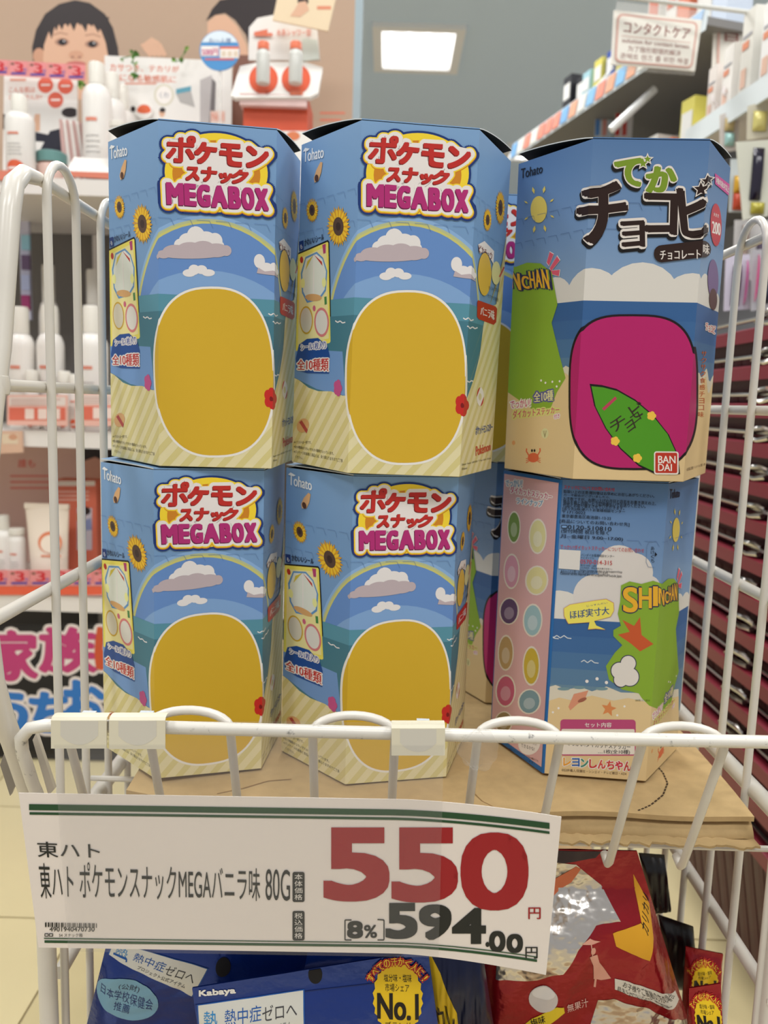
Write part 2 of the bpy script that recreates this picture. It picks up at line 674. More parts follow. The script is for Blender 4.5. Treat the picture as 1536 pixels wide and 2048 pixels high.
# lower tier tray
lt = MB().box((RX0 + .010, .40, Z(-.486)), (RX1 - .010, .88, Z(-.478)), mat((180, 150, 110), .8, 0, .2, .1, 60))
lt.build('lower_tray', rack)
for x in [RX0 + .012 + k * .0385 for k in range(11)]:
    part_tube('tray_wire', [(x, .40, Z(-.4885)), (x, .90, Z(-.4885))], .0022, 8)

# ================================================================== CARDBOARD LINER
card_m = mat((172, 146, 104), .85, 0, .15, .16, 110, .3)
card_e = mat((140, 110, 74), .9, 0, .1, .25, 600)
dark_m = mat((60, 44, 28), .9)
CT = -.2463
lin_o = thing('cardboard_liner', 'folded brown cardboard sheet with torn front flap under the snack boxes', 'cardboard', (.02, .6, Z(CT)))


def liner_pt(u, v):
    # v 0 front edge .. 1 back
    xf = -.158 + u * .395
    yf = .4735 - .006 * math.sin(u * 5) + (.012 if u < .25 else 0) * (1 - u / .25 if u < .25 else 0) - .0032 * max(0, (u - .7) / .3)
    y = yf * (1 - v) + .815 * v
    x = xf
    sag = -.0022 * math.exp(-((v) / .06) ** 2) * (1 + .4 * math.sin(u * 23))
    return Vector((x, y, Z(CT + sag - .0006 * (1 + math.sin(u * 9 + v * 7)))))


MB().sheet(liner_pt, 60, 24, card_m, -.0032, (0, 0, 1)).build('top_sheet', lin_o)
rnd = [random.uniform(-1, 1) for _ in range(200)]


def jag(t, a, k=1):
    i = t * 90 * k
    j = int(i) % 198
    return a * (rnd[j] * (1 - i % 1) + rnd[j + 1] * (i % 1))


def flap_pt(u, v):
    p = liner_pt(.38 + u * .62, 0)
    return Vector((p.x, p.y + .0045 - .006 * math.sin(v * PI / 2) * (1 - .4 * math.sin(u * 6)), p.z - .0044 - v * (.0100 + jag(u, .0008) + .001 * math.sin(u * 4))))


MB().sheet(flap_pt, 80, 5, card_m, .0012, (0, 1, 0)).build('front_flap', lin_o)


def torn_pt(u, v):
    p = liner_pt(.40 + u * .60, 0)
    return Vector((p.x, p.y - .0058 - .006 * (1 - v) + .05 * v + jag(u, .0022, 1.9) * (1 - v), Z(CT - .0162 + jag(u, .0007) * (1 - v))))


MB().sheet(torn_pt, 90, 3, card_m, -.0014, (0, 0, 1)).build('torn_layer', lin_o)


# slit lines cut in the board
def on_liner(x, y, l):
    u = (x + .158) / .395
    p = liner_pt(min(1, max(0, u)), 0)
    yf = p.y
    v = (y - yf) / (.815 - yf)
    q = liner_pt(min(1, max(0, u)), max(0, v))
    return Vector((x, y, q.z + l))


pr = Print()
pts = [(.197, .545), (.198, .53), (.196, .515), (.188, .50), (.176, .488), (.165, .48)]
for (x0, y0), (x1, y1) in zip(pts, pts[1:]):
    for k in range(4):
        t0, t1 = k / 4, k / 4 + .18
        pr.line([(x0 + (x1 - x0) * t0, y0 + (y1 - y0) * t0), (x0 + (x1 - x0) * t1, y0 + (y1 - y0) * t1)], .0011, dark_m, 3)
pr.line([(.075, .478), (.068, .484), (.064, .492), (.066, .505)], .0006, card_e, 3)
pr.line([(-.10, .484), (-.085, .490), (-.07, .500), (-.055, .503)], .0010, card_e, 3)
tag(pr.build('perforation', lin_o, on_liner, eps=1e-4), kind='stuff')

# ================================================================== HEXAGONAL SNACK BOXES
BW, BS, BH, AL = .0678, .0668, .2, 1.0638
Z0 = -.2455


class Hexbox:
    def __init__(self, x, y, z, yaw, tp=0, tr=0, dl=0, dr=0):
        self.o = Vector((x, y, z + CZ))
        self.yaw, self.tp, self.tr = yaw, tp, tr
        w, s = BW, BS
        self.aL, self.aR = AL + dl, AL + dr
        FL, FR = (-w / 2, 0), (w / 2, 0)
        L = (FL[0] - s * math.cos(self.aL), s * math.sin(self.aL))
        R = (FR[0] + s * math.cos(self.aR), s * math.sin(self.aR))
        c2 = (L[0] + R[0], L[1] + R[1])
        self.c = [L, FL, FR, R, (c2[0] - FL[0], c2[1] - FL[1]), (c2[0] - FR[0], c2[1] - FR[1])]

    def W(self, a, b, c):
        a, b, c = a + self.tr * c, b - self.tp * c, c + self.tp * b - self.tr * a
        cy, sy = math.cos(self.yaw), math.sin(self.yaw)
        return self.o + Vector((cy * a - sy * b, sy * a + cy * b, c))

    def uv(self, u, v, l):
        w = BW / 2
        if abs(abs(u) - w) < 6e-6:
            sg = 1 if u > 0 else -1
            return self.W(sg * (w + l * math.tan((self.aR if u > 0 else self.aL) / 2)), -l, v)
        if u < -w:
            d = -w - u
            ca, sa = math.cos(self.aL), math.sin(self.aL)
            return self.W(-w - d * ca - l * sa, d * sa - l * ca, v)
        if u > w:
            d = u - w
            ca, sa = math.cos(self.aR), math.sin(self.aR)
            return self.W(w + d * ca + l * sa, d * sa - l * ca, v)
        return self.W(u, -l, v)


def inset(c, d):
    cx = sum(p[0] for p in c) / 6
    cy = sum(p[1] for p in c) / 6
    return [(p[0] + (cx - p[0]) * d / math.hypot(p[0] - cx, p[1] - cy), p[1] + (cy - p[1]) * d / math.hypot(p[0] - cx, p[1] - cy)) for p in c]


inner_m = mat((34, 40, 40), .8)  # near-black colour stands in for the shade inside the carton
lid_under = mat((30, 36, 38), .8)  # shade of the gap under the lid, put into its colour


def carton(hb, name, label, body_m, lid_m, art, group, bulge=.0065, fold_m=None):
    o = thing(name, label, 'snack box', tuple(hb.o), group)
    b = MB()
    c, ci = hb.c, inset(hb.c, .0007)
    n = 6
    P = [hb.W(*p, 0) for p in c] + [hb.W(*p, BH) for p in c] + [hb.W(*p, BH) for p in ci] + [hb.W(*p, .001) for p in ci]
    fs_o = [(i, (i + 1) % n, n + (i + 1) % n, n + i) for i in range(n)]
    b.add(P, fs_o + [tuple(range(n))[::-1]], body_m)
    b.add(P, [(n + i, n + (i + 1) % n, 2 * n + (i + 1) % n, 2 * n + i) for i in range(n)], mat((205, 212, 214), .7))
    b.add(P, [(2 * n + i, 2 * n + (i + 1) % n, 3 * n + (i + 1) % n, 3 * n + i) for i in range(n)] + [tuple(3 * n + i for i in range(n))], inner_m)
    b.build('carton', o, fix=False)
    # arched lid, printed above, shade painted dark underneath
    L, FL, FR, R, BR, BL = c
    dep = (BL[1] + BR[1]) / 2

    def edge(t, a, m, e):
        return (a[0] + (m[0] - a[0]) * t * 2, a[1] + (m[1] - a[1]) * t * 2) if t < .5 else (m[0] + (e[0] - m[0]) * (t - .5) * 2, m[1] + (e[1] - m[1]) * (t - .5) * 2)

    def lid(u, v):
        p, q = edge(v, FL, L, BL), edge(v, FR, R, BR)
        x, y = p[0] + (q[0] - p[0]) * u, p[1] + (q[1] - p[1]) * u
        return hb.W(x, y, BH + .0004 + bulge * math.sin(PI * min(1, v * 1.02)) ** .8)
    l_ = MB()
    l_.grid(lambda u, v: lid(u, v) + Vector((0, 0, .0006)), 4, 20, lid_m)
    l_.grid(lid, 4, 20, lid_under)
    e = [(0, i / 20) for i in range(21)]
    for uu in (0, 1):
        a = [lid(uu, i / 20) for i in range(21)]
        a2 = [p + Vector((0, 0, .0006)) for p in a]
        l_.add(a + a2, [(i, i + 1, 22 + i, 21 + i) for i in range(20)], mat((200, 205, 205), .7))
    a = [lid(i / 4, 0) for i in range(5)]
    a2 = [p + Vector((0, 0, .0006)) for p in a]
    l_.add(a + a2, [(i, i + 1, 6 + i, 5 + i) for i in range(4)], lid_m)
    l_.build('lid', o, fix=False)
    art.build('print', o, hb.uv, (-BW / 2, BW / 2), (), (-BW / 2 - BS, BW / 2 + BS, .0003, BH - .0003), plain_cuts=False)
    return o


def auto_frame(top, bot, ox, oy, k):
    """artwork frame: crop pixels of the photographed box -> unrolled carton surface"""
    w, s, h = BW / 2, BS, BH
    us = [-w - s, -w, w, w + s]
    Hs = [homog([top[i], top[i + 1], bot[i + 1], bot[i]], [(us[i], h), (us[i + 1], h), (us[i + 1], 0), (us[i], 0)]) for i in range(3)]

    def fold(i, y):
        t = (y - top[i][1]) / (bot[i][1] - top[i][1])
        return top[i][0] + t * (bot[i][0] - top[i][0])

    def fr(x, y):
        X, Y = ox + x / k, oy + y / k
        j = 0 if X < fold(1, Y) else 1 if X < fold(2, Y) else 2
        return Hs[j](X, Y)
    return fr


Bt = [(603.4, 290.5), (723.9, 239.7), (959.2, 258.6), (1022.7, 323.7)]
Bb = [(584.9, 924.6), (697.8, 939.2), (915.9, 951.6), (980.4, 939.2)]
b1 = auto_frame(Bt, Bb, 580, 200, 3.072)
b2 = auto_frame(Bt, Bb, 580, 560, 3.072)
UL, UR = -BW / 2 - BS - .001, BW / 2 + BS + .001

# ---------------------------------------------------------------- artwork: beach box
yel, amb, navy = ink(236, 206, 52), ink(200, 128, 32), ink(26, 52, 112)
red, redd, mag, magd = ink(184, 44, 38), ink(120, 26, 24), ink(172, 44, 112), ink(104, 26, 68)
LSKY, SKY2, SKY3 = ink(134, 170, 210), ink(98, 136, 192), ink(124, 160, 204)


def sunflower(p, cx, cy, rx, ry, ly):
    ya, yb = ink(228, 186, 44), ink(206, 150, 36)
    for ring, (sc, m) in enumerate(((1.0, yb), (.92, ya))):
        for k in range(16):
            t = 2 * PI * (k + .5 * ring) / 16
            a, b = t - .17, t + .17
            q = lambda tt, r: (cx + rx * sc * r * math.cos(tt), cy + ry * sc * r * math.sin(tt))
            p.poly([q(a, .35), q(t - .12, .75), q(t, 1.0), q(t + .12, .75), q(b, .35)], m, ly + ring)
    p.ell(cx, cy, rx * .44, ry * .44, ink(84, 62, 48), ly + 2)
    p.ell(cx, cy, rx * .2, ry * .2, ink(60, 42, 34), ly + 3)


def perforation(p, vs, m):
    """two rows of slanted tear-strip cuts round the box (u, v frame)"""
    old = p.fr
    p.fr = lambda x, y: (x, y)
    for v0, sl in vs:
        u = UL
        while u < UR:
            p.line([(u, v0), (u + .0075, v0)], .0002, m, 9)
            p.line([(u + .0075, v0), (u + .0095, v0 + sl)], .0002, m, 9)
            u += .0112
    p.fr = old


def mega_art():
    p = Print(b1)
    raw = lambda x, y: (x, y)
    # arch of pale light and the sky inside it
    cx0, cy0 = b1(715, 1250)[0], .074
    p.fr = raw
    for rx, rv, m, l in ((.0640, .0755, LSKY, 1), (.0622, .0735, ink(176, 184, 140), 2), (.0607, .0722, ink(196, 192, 112), 3), (.0592, .0708, SKY2, 4)):
        p.ell(cx0, cy0, rx, rv, m, l, 64)
    p.ell(cx0, cy0 - .012, .062, .056, SKY3, 5, 60)
    p.ell(cx0 + .01, cy0 - .018, .060, .046, ink(140, 172, 208), 6, 60)
    p.fr = b1
    wh, mv = ink(222, 218, 216), ink(182, 168, 172)
    for x, y, rx, ry in ((590, 880, 55, 50), (545, 905, 40, 40), (640, 850, 55, 62), (700, 870, 60, 50), (755, 880, 45, 50), (770, 915, 40, 40)):
        p.ell(x, y, rx, ry, wh, 7)
    for x, y, rx, ry in ((440, 962, 42, 26), (510, 945, 75, 42), (600, 935, 80, 48), (680, 925, 70, 45), (760, 940, 75, 44), (820, 942, 32, 34), (610, 965, 190, 26)):
        p.ell(x, y, rx, ry, mv, 8)
    for x, y, rx, ry in ((620, 1060, 34, 32), (665, 1060, 34, 28), (590, 1080, 40, 24), (705, 1080, 40, 22)):
        p.ell(x, y, rx, ry, wh, 7)
    for x, y, rx, ry in ((1020, 1010, 34, 45), (1060, 1050, 40, 30), (1105, 1050, 24, 30), (1120, 1075, 20, 22)):
        p.ell(x, y, rx, ry, wh, 7)
    p.poly([(1010, 1050), (1050, 1075), (1100, 1070), (1140, 1115), (1060, 1095), (1000, 1085)], mv, 8)
    # sea
    p.fr = b2
    vs = b2(1040, 145)[1]
    p.fr = raw
    p.rect(UL, .02, UR, vs, ink(84, 140, 158), 7)
    p.rect(UL, .02, UR, vs - .010, ink(66, 116, 132), 8)
    p.fr = b2
    for x, y in ((315, 240), (1090, 240), (1115, 290), (1110, 620)):
        p.line([(x - 30, y - 6), (x - 15, y + 4), (x, y - 6), (x + 15, y + 6), (x + 32, y)], 7, wh, 9)
    blue = ink(108, 146, 196)
    p.poly([(10, 420), (330, 420), (350, 690), (170, 660), (15, 590)], blue, 9)
    # sand with slanting stripes
    p.fr = raw
    sand = [b2(*q) for q in ((8, 590), (60, 612), (120, 655), (180, 672), (260, 668), (330, 690), (420, 700), (700, 700), (1000, 720), (1080, 720), (1125, 600), (1160, 460), (1180, 300), (1200, 180), (1265, 150))] + [(UR, .16), (UR, -.001), (UL, -.001)]
    p.poly(sand, ink(218, 208, 164), 10)
    d = .0042
    for k in range(-20, 40):
        c0 = k * d * 2
        q = clip(clip(sand, .76, -.65, c0 + d * .9), -.76, .65, -c0)
        if len(q) > 2:
            p.poly(q, ink(206, 194, 132), 11)
    # big plain yellow oval
    p.fr = b2
    for rx, ry, m, ly in ((368, 532, ink(226, 222, 214), 12), (356, 518, ink(204, 166, 44), 13)):
        P = []
        for k in range(72):
            t = 2 * PI * k / 72
            c, s_ = math.cos(t), math.sin(t)
            P.append((714 + rx * math.copysign(abs(c) ** .8, c), 592 + ry * math.copysign(abs(s_) ** .8, s_)))
        p.poly(P, m, ly)
    # red blossom and a purple one at the folds
    for k in range(5):
        t = 2 * PI * k / 5
        p.ell(1050 + 20 * math.cos(t), 765 + 36 * math.sin(t), 22, 34, ink(190, 40, 34), 14, 12)
    p.ell(1052, 768, 9, 16, ink(120, 20, 22), 15, 12)
    for k in range(5):
        t = 2 * PI * k / 5
        p.ell(303 + 12 * math.cos(t), 645 + 28 * math.sin(t), 15, 26, ink(186, 78, 132), 14, 10)
    # ---- title panel
    p.fr = b1
    wt = ink(226, 220, 216)
    T = [('ポ', [(487, 213), (668, 222), (655, 395), (482, 385)]), ('ケ', [(668, 255), (800, 268), (770, 402), (640, 390)]), ('モ', [(808, 264), (948, 272), (945, 418), (806, 400)]), ('ン', [(968, 280), (1110, 296), (1105, 412), (966, 420)]), ('ス', [(600, 413), (680, 416), (678, 502), (594, 500)]), ('ナ', [(690, 412), (790, 418), (780, 512), (690, 505)]), ('ッ', [(798, 450), (880, 455), (868, 520), (794, 515)]), ('ク', [(880, 430), (985, 436), (960, 525), (862, 518)])]
    xs_ = [472, 580, 658, 742, 848, 928, 1010, 1096]
    for i, ch in enumerate('MEGABOX'):
        x0, x1 = xs_[i] + 1, xs_[i + 1] - 3
        yt = lambda x: 512 + (x - 472) * .067
        yb = lambda x: 650 + (x - 472) * .069
        T.append((ch, [(x0, yt(x0)), (x1, yt(x1)), (x1, yb(x1)), (x0, yb(x0))]))
    p.ell(782, 452, 328, 264, navy, 14, 60)
    for ch, q in T:
        p.halo(ch, q, 50, navy, 14, 0, 30, 0, 4)
    p.poly([(470, 240), (1090, 290), (1090, 690), (470, 660)], navy, 14)
    p.ell(782, 452, 314, 250, yel, 15, 60)
    for ch, q in T:
        p.halo(ch, q, 36, amb, 16, 0, 28, 0, 5)
    p.poly([(480, 255), (1085, 300), (1085, 680), (480, 640)], yel, 15.2)
    p.ell(782, 462, 268, 214, amb, 15.5, 60)
    for ch, q in T:
        p.halo(ch, q, 34, yel, 17, 0, 28, 0, 0)
        p.halo(ch, q, 26, wt, 18, 0, 22, 0, 0)
    p.poly([(480, 255), (600, 215), (660, 215), (690, 262), (940, 268), (1100, 300), (1095, 390), (985, 432), (960, 520), (1085, 560), (1085, 690), (480, 645), (480, 520), (600, 505), (610, 400), (480, 390)], wt, 18)
    for dxy, mm, ly in (((-5, 6), redd, 19), ((0, 0), red, 20)):
        kw = dict(dx=dxy[0], dy=dxy[1])
        p.heavy('ポ', [(487, 213), (668, 222), (655, 395), (482, 385)], 5.5, mm, ly, **kw)
        p.heavy('ケ', [(668, 255), (800, 268), (770, 402), (640, 390)], 8, mm, ly, **kw)
        p.heavy('モ', [(808, 264), (948, 272), (945, 418), (806, 400)], 8, mm, ly, **kw)
        p.heavy('ン', [(968, 280), (1110, 296), (1105, 412), (966, 420)], 8, mm, ly, **kw)
        p.heavy('ス', [(600, 413), (680, 416), (678, 502), (594, 500)], 5.5, mm, ly, **kw)
        p.heavy('ナ', [(690, 412), (790, 418), (780, 512), (690, 505)], 5.5, mm, ly, **kw)
        p.heavy('ッ', [(798, 450), (880, 455), (868, 520), (794, 515)], 5.5, mm, ly, **kw)
        p.heavy('ク', [(880, 430), (985, 436), (960, 525), (862, 518)], 5.5, mm, ly, **kw)
    xs_ = [472, 580, 658, 742, 848, 928, 1010, 1096]
    for i, ch in enumerate('MEGABOX'):
        x0, x1 = xs_[i] + 1, xs_[i + 1] - 3
        yt = lambda x: 512 + (x - 472) * .067
        yb = lambda x: 650 + (x - 472) * .069
        q = [(x0, yt(x0)), (x1, yt(x1)), (x1, yb(x1)), (x0, yb(x0))]
        p.heavy(ch, q, 7, magd, 19, .02, -5, 7, 9)
        p.heavy(ch, q, 7, mag, 20, .02, 0, 0, 9)
    # ---- left face
    wl = ink(228, 230, 230)
    p.text('Tohato', [(88, 308), (212, 282), (210, 352), (86, 384)], wl, 8, .02)
    p.poly([(82, 320), (96, 296), (124, 300), (112, 314)], wl, 8)
    p.poly([(192, 378), (204, 382), (196, 440), (180, 490), (155, 506), (150, 480), (165, 430)], ink(212, 166, 116), 8)
    p.ell(168, 478, 12, 22, ink(84, 54, 38), 9)
    sunflower(p, 140, 673, 40, 78, 8)
    sunflower(p, 303, 766, 74, 128, 8)
    p.poly([(58, 868), (86, 858), (88, 915), (60, 925)], navy, 8)
    p.text('も', [(66, 885), (80, 880), (80, 908), (66, 914)], wl, 9, .01)
    p.text('かわいいシール', [(92, 852), (212, 812), (212, 850), (92, 895)], ink(24, 30, 56), 9, .02)
    p.poly([(50, 938), (238, 850), (246, 862), (262, 1475), (256, 1490), (34, 1548)], BLACK, 8)
    p.poly([(54, 946), (236, 862), (241, 868), (256, 1468), (250, 1478), (38, 1540)], ink(226, 212, 92), 9)
    p.poly([(66, 966), (230, 890), (246, 1450), (52, 1510)], ink(228, 216, 150), 10)
    p.poly([(100, 960), (170, 925), (210, 960), (236, 1040), (228, 1160), (190, 1215), (110, 1240), (78, 1180), (70, 1060)], ink(96, 144, 190), 11)
    p.poly([(104, 970), (168, 938), (205, 968), (228, 1042), (220, 1152), (186, 1202), (114, 1226), (86, 1172), (80, 1064)], ink(214, 218, 206), 12)
    wed = [(100, 1040), (112, 985), (145, 948), (180, 950), (203, 985), (206, 1010)]
    for k, m in enumerate((ink(206, 186, 70), WHITE, ink(50, 120, 150), WHITE, ink(184, 60, 50))):
        p.poly([(152, 942), wed[k], wed[k + 1]], m, 13)
    p.line([(153, 945), (150, 1190)], 5, WHITE, 13)
    p.ell(150, 1205, 52, 22, ink(206, 160, 104), 13)
    p.ell(84, 1120, 13, 30, ink(226, 226, 150), 13)
    p.ell(216, 1110, 13, 30, ink(226, 226, 150), 13)
    p.poly([(205, 882), (226, 874), (226, 930), (212, 936)], ink(170, 60, 106), 13)
    p.ell(76, 978, 10, 20, ink(176, 52, 44), 13)
    p.fr = b2
    p.ell(105, 240, 42, 86, ink(200, 160, 40), 12)
    p.ell(105, 240, 36, 76, ink(206, 198, 176), 13)
    p.ell(201, 248, 46, 90, ink(206, 120, 120), 12)
    p.ell(201, 248, 37, 74, ink(214, 210, 200), 13)
    p.poly([(218, 92), (232, 88), (234, 135), (220, 140)], ink(70, 130, 70), 13)
    p.ell(155, 165, 9, 18, ink(196, 96, 120), 13)
    p.poly([(40, 480), (60, 392), (110, 355), (180, 345), (238, 392), (252, 450), (248, 560), (110, 565), (45, 548)], ink(30, 72, 140), 14)
    for (s_, q, hm, tm, r) in (('シール1枚入り', [(72, 388), (228, 358), (232, 408), (74, 430)], WHITE, ink(60, 80, 150), 5), ('全10種類', [(50, 485), (246, 462), (244, 545), (50, 548)], WHITE, red, 7)):
        p.halo(s_, q, r, hm, 15, .03, 8)
        p.text(s_, q, tm, 16, .03)
    p.ell(85, 890, 36, 46, ink(206, 160, 110), 14, rot=.5)
    p.poly([(62, 872), (78, 858), (116, 915), (108, 938)], ink(170, 70, 66), 15)
    tx = ink(70, 66, 54)
    for s_, q in (('※イラストは一例です。', [(30, 988), (138, 982), (138, 1002), (30, 1006)]), ('※全10種類のうちいずれか1種類が入っています。', [(28, 1014), (278, 1040), (278, 1060), (28, 1032)]), ('※パッケージの画像と商品とは、多少異なりますのでご了承', [(28, 1044), (334, 1080), (334, 1102), (28, 1064)]), ('ください。', [(38, 1078), (86, 1086), (86, 1102), (38, 1094)])):
        p.text(s_, q, tx, 14, 0)
    # ---- right face
    p.fr = b1
    sunflower(p, 1210, 736, 27, 76, 8)
    sunflower(p, 1290, 664, 31, 112, 8)
    p.poly([(1150, 885), (1190, 865), (1250, 930), (1246, 1010), (1200, 930), (1160, 940)], WHITE, 11)
    p.text('ピカチュウ', [(1155, 885), (1238, 940), (1236, 985), (1155, 930)], ink(120, 60, 40), 12, .03)
    p.ell(1190, 1070, 42, 132, ink(212, 176, 70), 12)
    p.ell(1262, 1065, 28, 72, ink(212, 208, 150), 12)
    p.line([(1283, 1090), (1312, 1030)], 9, ink(190, 70, 70), 13)
    p.text('かいじゅうたのしい', [(1215, 1140), (1282, 1160), (1282, 1185), (1215, 1166)], BLACK, 13, .0)
    p.text('サクサク食感!', [(1210, 1190), (1276, 1220), (1276, 1245), (1210, 1214)], BLACK, 13, .0)
    p.fr = b2
    p.poly([(1150, 122), (1258, 165), (1268, 180), (1262, 262), (1246, 278), (1152, 238), (1142, 222), (1144, 132)], ink(178, 44, 34), 13)
    p.text('バニラ味', [(1164, 158), (1250, 190), (1250, 250), (1164, 215)], WHITE, 14, .03)
    for k, m in ((0, WHITE), (1, red)):
        p.ell(1162, 716, 22 - k * 0, 58, m, 13 + k, 16, a0=0, a1=360 if k == 0 else 90)
    p.ell(1162, 716, 22, 58, red, 14, 8, a0=180, a1=270)
    p.ell(1160, 716, 9, 22, ink(206, 198, 150), 15)
    p.text('ポケットモンスター', [(1134, 898), (1240, 880), (1238, 930), (1132, 952)], ink(40, 76, 140), 13, .04)
    p.text('Pokémon', [(1134, 1020), (1226, 998), (1226, 1050), (1134, 1080)], ink(186, 70, 40), 13, .03)
    p.text('©Nintendo・Creatures・GAME FREAK・TV Tokyo・ShoPro・JR Kikaku', [(1046, 1122), (1228, 1092), (1228, 1106), (1046, 1138)], tx, 13, 0)
    p.text('©Pokémon', [(1046, 1148), (1080, 1142), (1080, 1156), (1046, 1162)], tx, 13, 0)
    perforation(p, ((b1(440, 536)[1], -.004), (b1(400, 725)[1], -.004)), ink(92, 124, 168))
    return p


# ---------------------------------------------------------------- artwork: brown lettered box
Ct = [(1035, 330.3), (1185.6, 280.8), (1420.8, 283.3), (1463.2, 336.9)]
Cb = [(1011.8, 938.4), (1146.5, 961.9), (1364.4, 965.5), (1407, 947.4)]
c7 = auto_frame(Ct, Cb, 980, 250, 2.763)
c8 = auto_frame(Ct, Cb, 980, 600, 2.763)
Ft = [(1007, 938.6), (1119.3, 963.4), (1339.4, 966.4), (1399, 957)]
Fb = [(982, 1468), (1085, 1548.6), (1289.4, 1564), (1352, 1493.5)]
f9 = auto_frame(Ft, Fb, 980, 920, 3.339)
f10 = auto_frame(Ft, Fb, 980, 1280, 2.763)
cloud_m, teal_m = ink(208, 204, 196), ink(110, 140, 148)


def star(p, cx, cy, r, m, ly, rot=0):
    P = []
    for k in range(10):
        t = rot + PI * k / 5 - PI / 2
        rr = r if k % 2 == 0 else r * .45
        P.append((cx + rr * math.cos(t), cy + rr * math.sin(t)))
    p.poly(P, m, ly)


def shift_frame(fr, du):
    return lambda x, y: (fr(x, y)[0] + du, fr(x, y)[1])


def choco_left(p, du):
    """face with the small sun; also forms the right hand face of the turned box"""
    a, b = shift_frame(c7, du), shift_frame(c8, du)
    p.fr = a
    p.text('Tohato', [(168, 250), (290, 224), (286, 274), (168, 306)], ink(20, 26, 40), 8, .03)
    ys = ink(212, 190, 92)
    p.ell(268, 480, 46, 75, ys, 8)
    for k in range(8):
        t = 2 * PI * (k + .45) / 8
        x, y = 270 + 78 * math.cos(t), 480 + 118 * math.sin(t)
        d = (math.cos(t) * .55, math.sin(t))
        n = (-d[1] * .6, d[0] * .6)
        p.poly([(x - d[0] * 22, y - d[1] * 22), (x + n[0] * 14, y + n[1] * 14), (x + d[0] * 22, y + d[1] * 22), (x - n[0] * 14, y - n[1] * 14)], ys, 8)
    pk = ink(206, 84, 104)
    for q in ([(330, 715), (354, 730), (326, 800), (312, 780)], [(372, 738), (390, 765), (336, 832), (328, 812)], [(390, 818), (384, 858), (334, 842), (330, 824)]):
        p.poly(q, WHITE, 8)
        p.poly([(x * .9 + .1 * sum(r[0] for r in q) / 4, y * .9 + .1 * sum(r[1] for r in q) / 4) for x, y in q], pk, 9)
    p.fr = b
    for s_, q, r, hm, tm in (('全10種', [(246, 525), (352, 512), (352, 572), (248, 580)], 8, ink(84, 80, 140), ink(220, 214, 150)), ('でっかい!', [(118, 570), (228, 556), (226, 604), (118, 612)], 6, WHITE, ink(192, 60, 106)), ('ダイカットステッカー', [(132, 622), (386, 604), (386, 640), (132, 668)], 8, ink(206, 206, 120), ink(192, 60, 106)), ('付き', [(358, 648), (388, 644), (388, 668), (358, 672)], 4, WHITE, ink(192, 60, 106))):
        p.halo(s_, q, r, hm, 9, .03, 8)
        p.text(s_, q, tm, 10, .02)
    p.ell(308, 750, 20, 28, ink(206, 200, 150), 9)
    for k in (-1, 0, 1):
        p.line([(308, 772), (308 + k * 9, 735)], 3, ink(150, 140, 100), 10)
    p.ell(137, 798, 9, 12, ink(210, 150, 96), 9)
    cb = ink(204, 96, 60)
    p.ell(245, 880, 30, 26, cb, 9)
    for s in (-1, 1):
        p.line([(245 + s * 24, 868), (245 + s * 38, 845), (245 + s * 36, 830)], 7, cb, 9)
        for k in range(3):
            p.line([(245 + s * 22, 886 + k * 6), (245 + s * 40, 884 + k * 12)], 4, cb, 9)
        p.ell(245 + s * 7, 842, 5, 8, BLACK, 10)
    for x, y in ((286, 462), (310, 475), (388, 468), (372, 496), (348, 470)):
        p.ell(x, y, 5, 6, WHITE, 9)
    p.line([(286, 290), (300, 280), (314, 292), (330, 280), (345, 290)], 3, ink(150, 176, 200), 9)


def hero_patch(p, du):
    """lime sticker patch with yellow lettering, round the fold (frame of the turned box)"""
    a, b = shift_frame(f9, du), shift_frame(f10, du)
    p.fr = a
    lime, ln = ink(128, 162, 48), ink(40, 40, 76)
    blob = [(872, 850), (930, 822), (1010, 838), (1090, 815), (1150, 822), (1190, 788), (1230, 786), (1258, 830), (1262, 1010), (1240, 1120), (1250, 1290), (1258, 1400), (1230, 1500), (1200, 1640), (1150, 1668), (1060, 1650), (1010, 1600), (990, 1570), (880, 1545), (790, 1480), (770, 1390), (830, 1300), (880, 1250), (820, 1190), (820, 1150), (870, 1120), (850, 1040), (866, 960)]
    p.poly(blob, lime, 9)
    st = [(880, 1080), (960, 1120), (1000, 1060), (1010, 1180), (1090, 1240), (1000, 1290), (940, 1240), (850, 1180), (930, 1160)]
    p.poly(st, ink(190, 84, 44), 10)
    for k, (x, y, r) in enumerate(((860, 1420, 54), (920, 1370, 50), (930, 1460, 60), (870, 1480, 46))):
        p.ell(x, y, r + 6, r + 6, ln, 10)
    for k, (x, y, r) in enumerate(((860, 1420, 54), (920, 1370, 50), (930, 1460, 60), (870, 1480, 46))):
        p.ell(x, y, r, r, ink(214, 208, 200), 11)
    lets = [('S', 885, 985, 860, 1030), ('H', 992, 1080, 862, 1000), ('I', 1088, 1122, 852, 985), ('N', 1126, 1162, 862, 965), ('C', 1166, 1190, 872, 950), ('H', 1192, 1208, 840, 940), ('A', 1210, 1228, 826, 930), ('N', 1230, 1248, 820, 930)]
    for ch, x0, x1, y0, y1 in lets:
        p.halo(ch, (x0, y0, x1, y1), 8, ln, 12, 0, 8)
    for ch, x0, x1, y0, y1 in lets:
        p.heavy(ch, (x0, y0, x1, y1), min(4, (x1 - x0) * .06), ink(222, 168, 44), 13, .02)
    p.fr = b
    p.text('©臼井儀人/双葉社・シンエイ・テレビ朝日・ADK', (800, 336, 880, 348), ink(70, 80, 40), 13, 0)


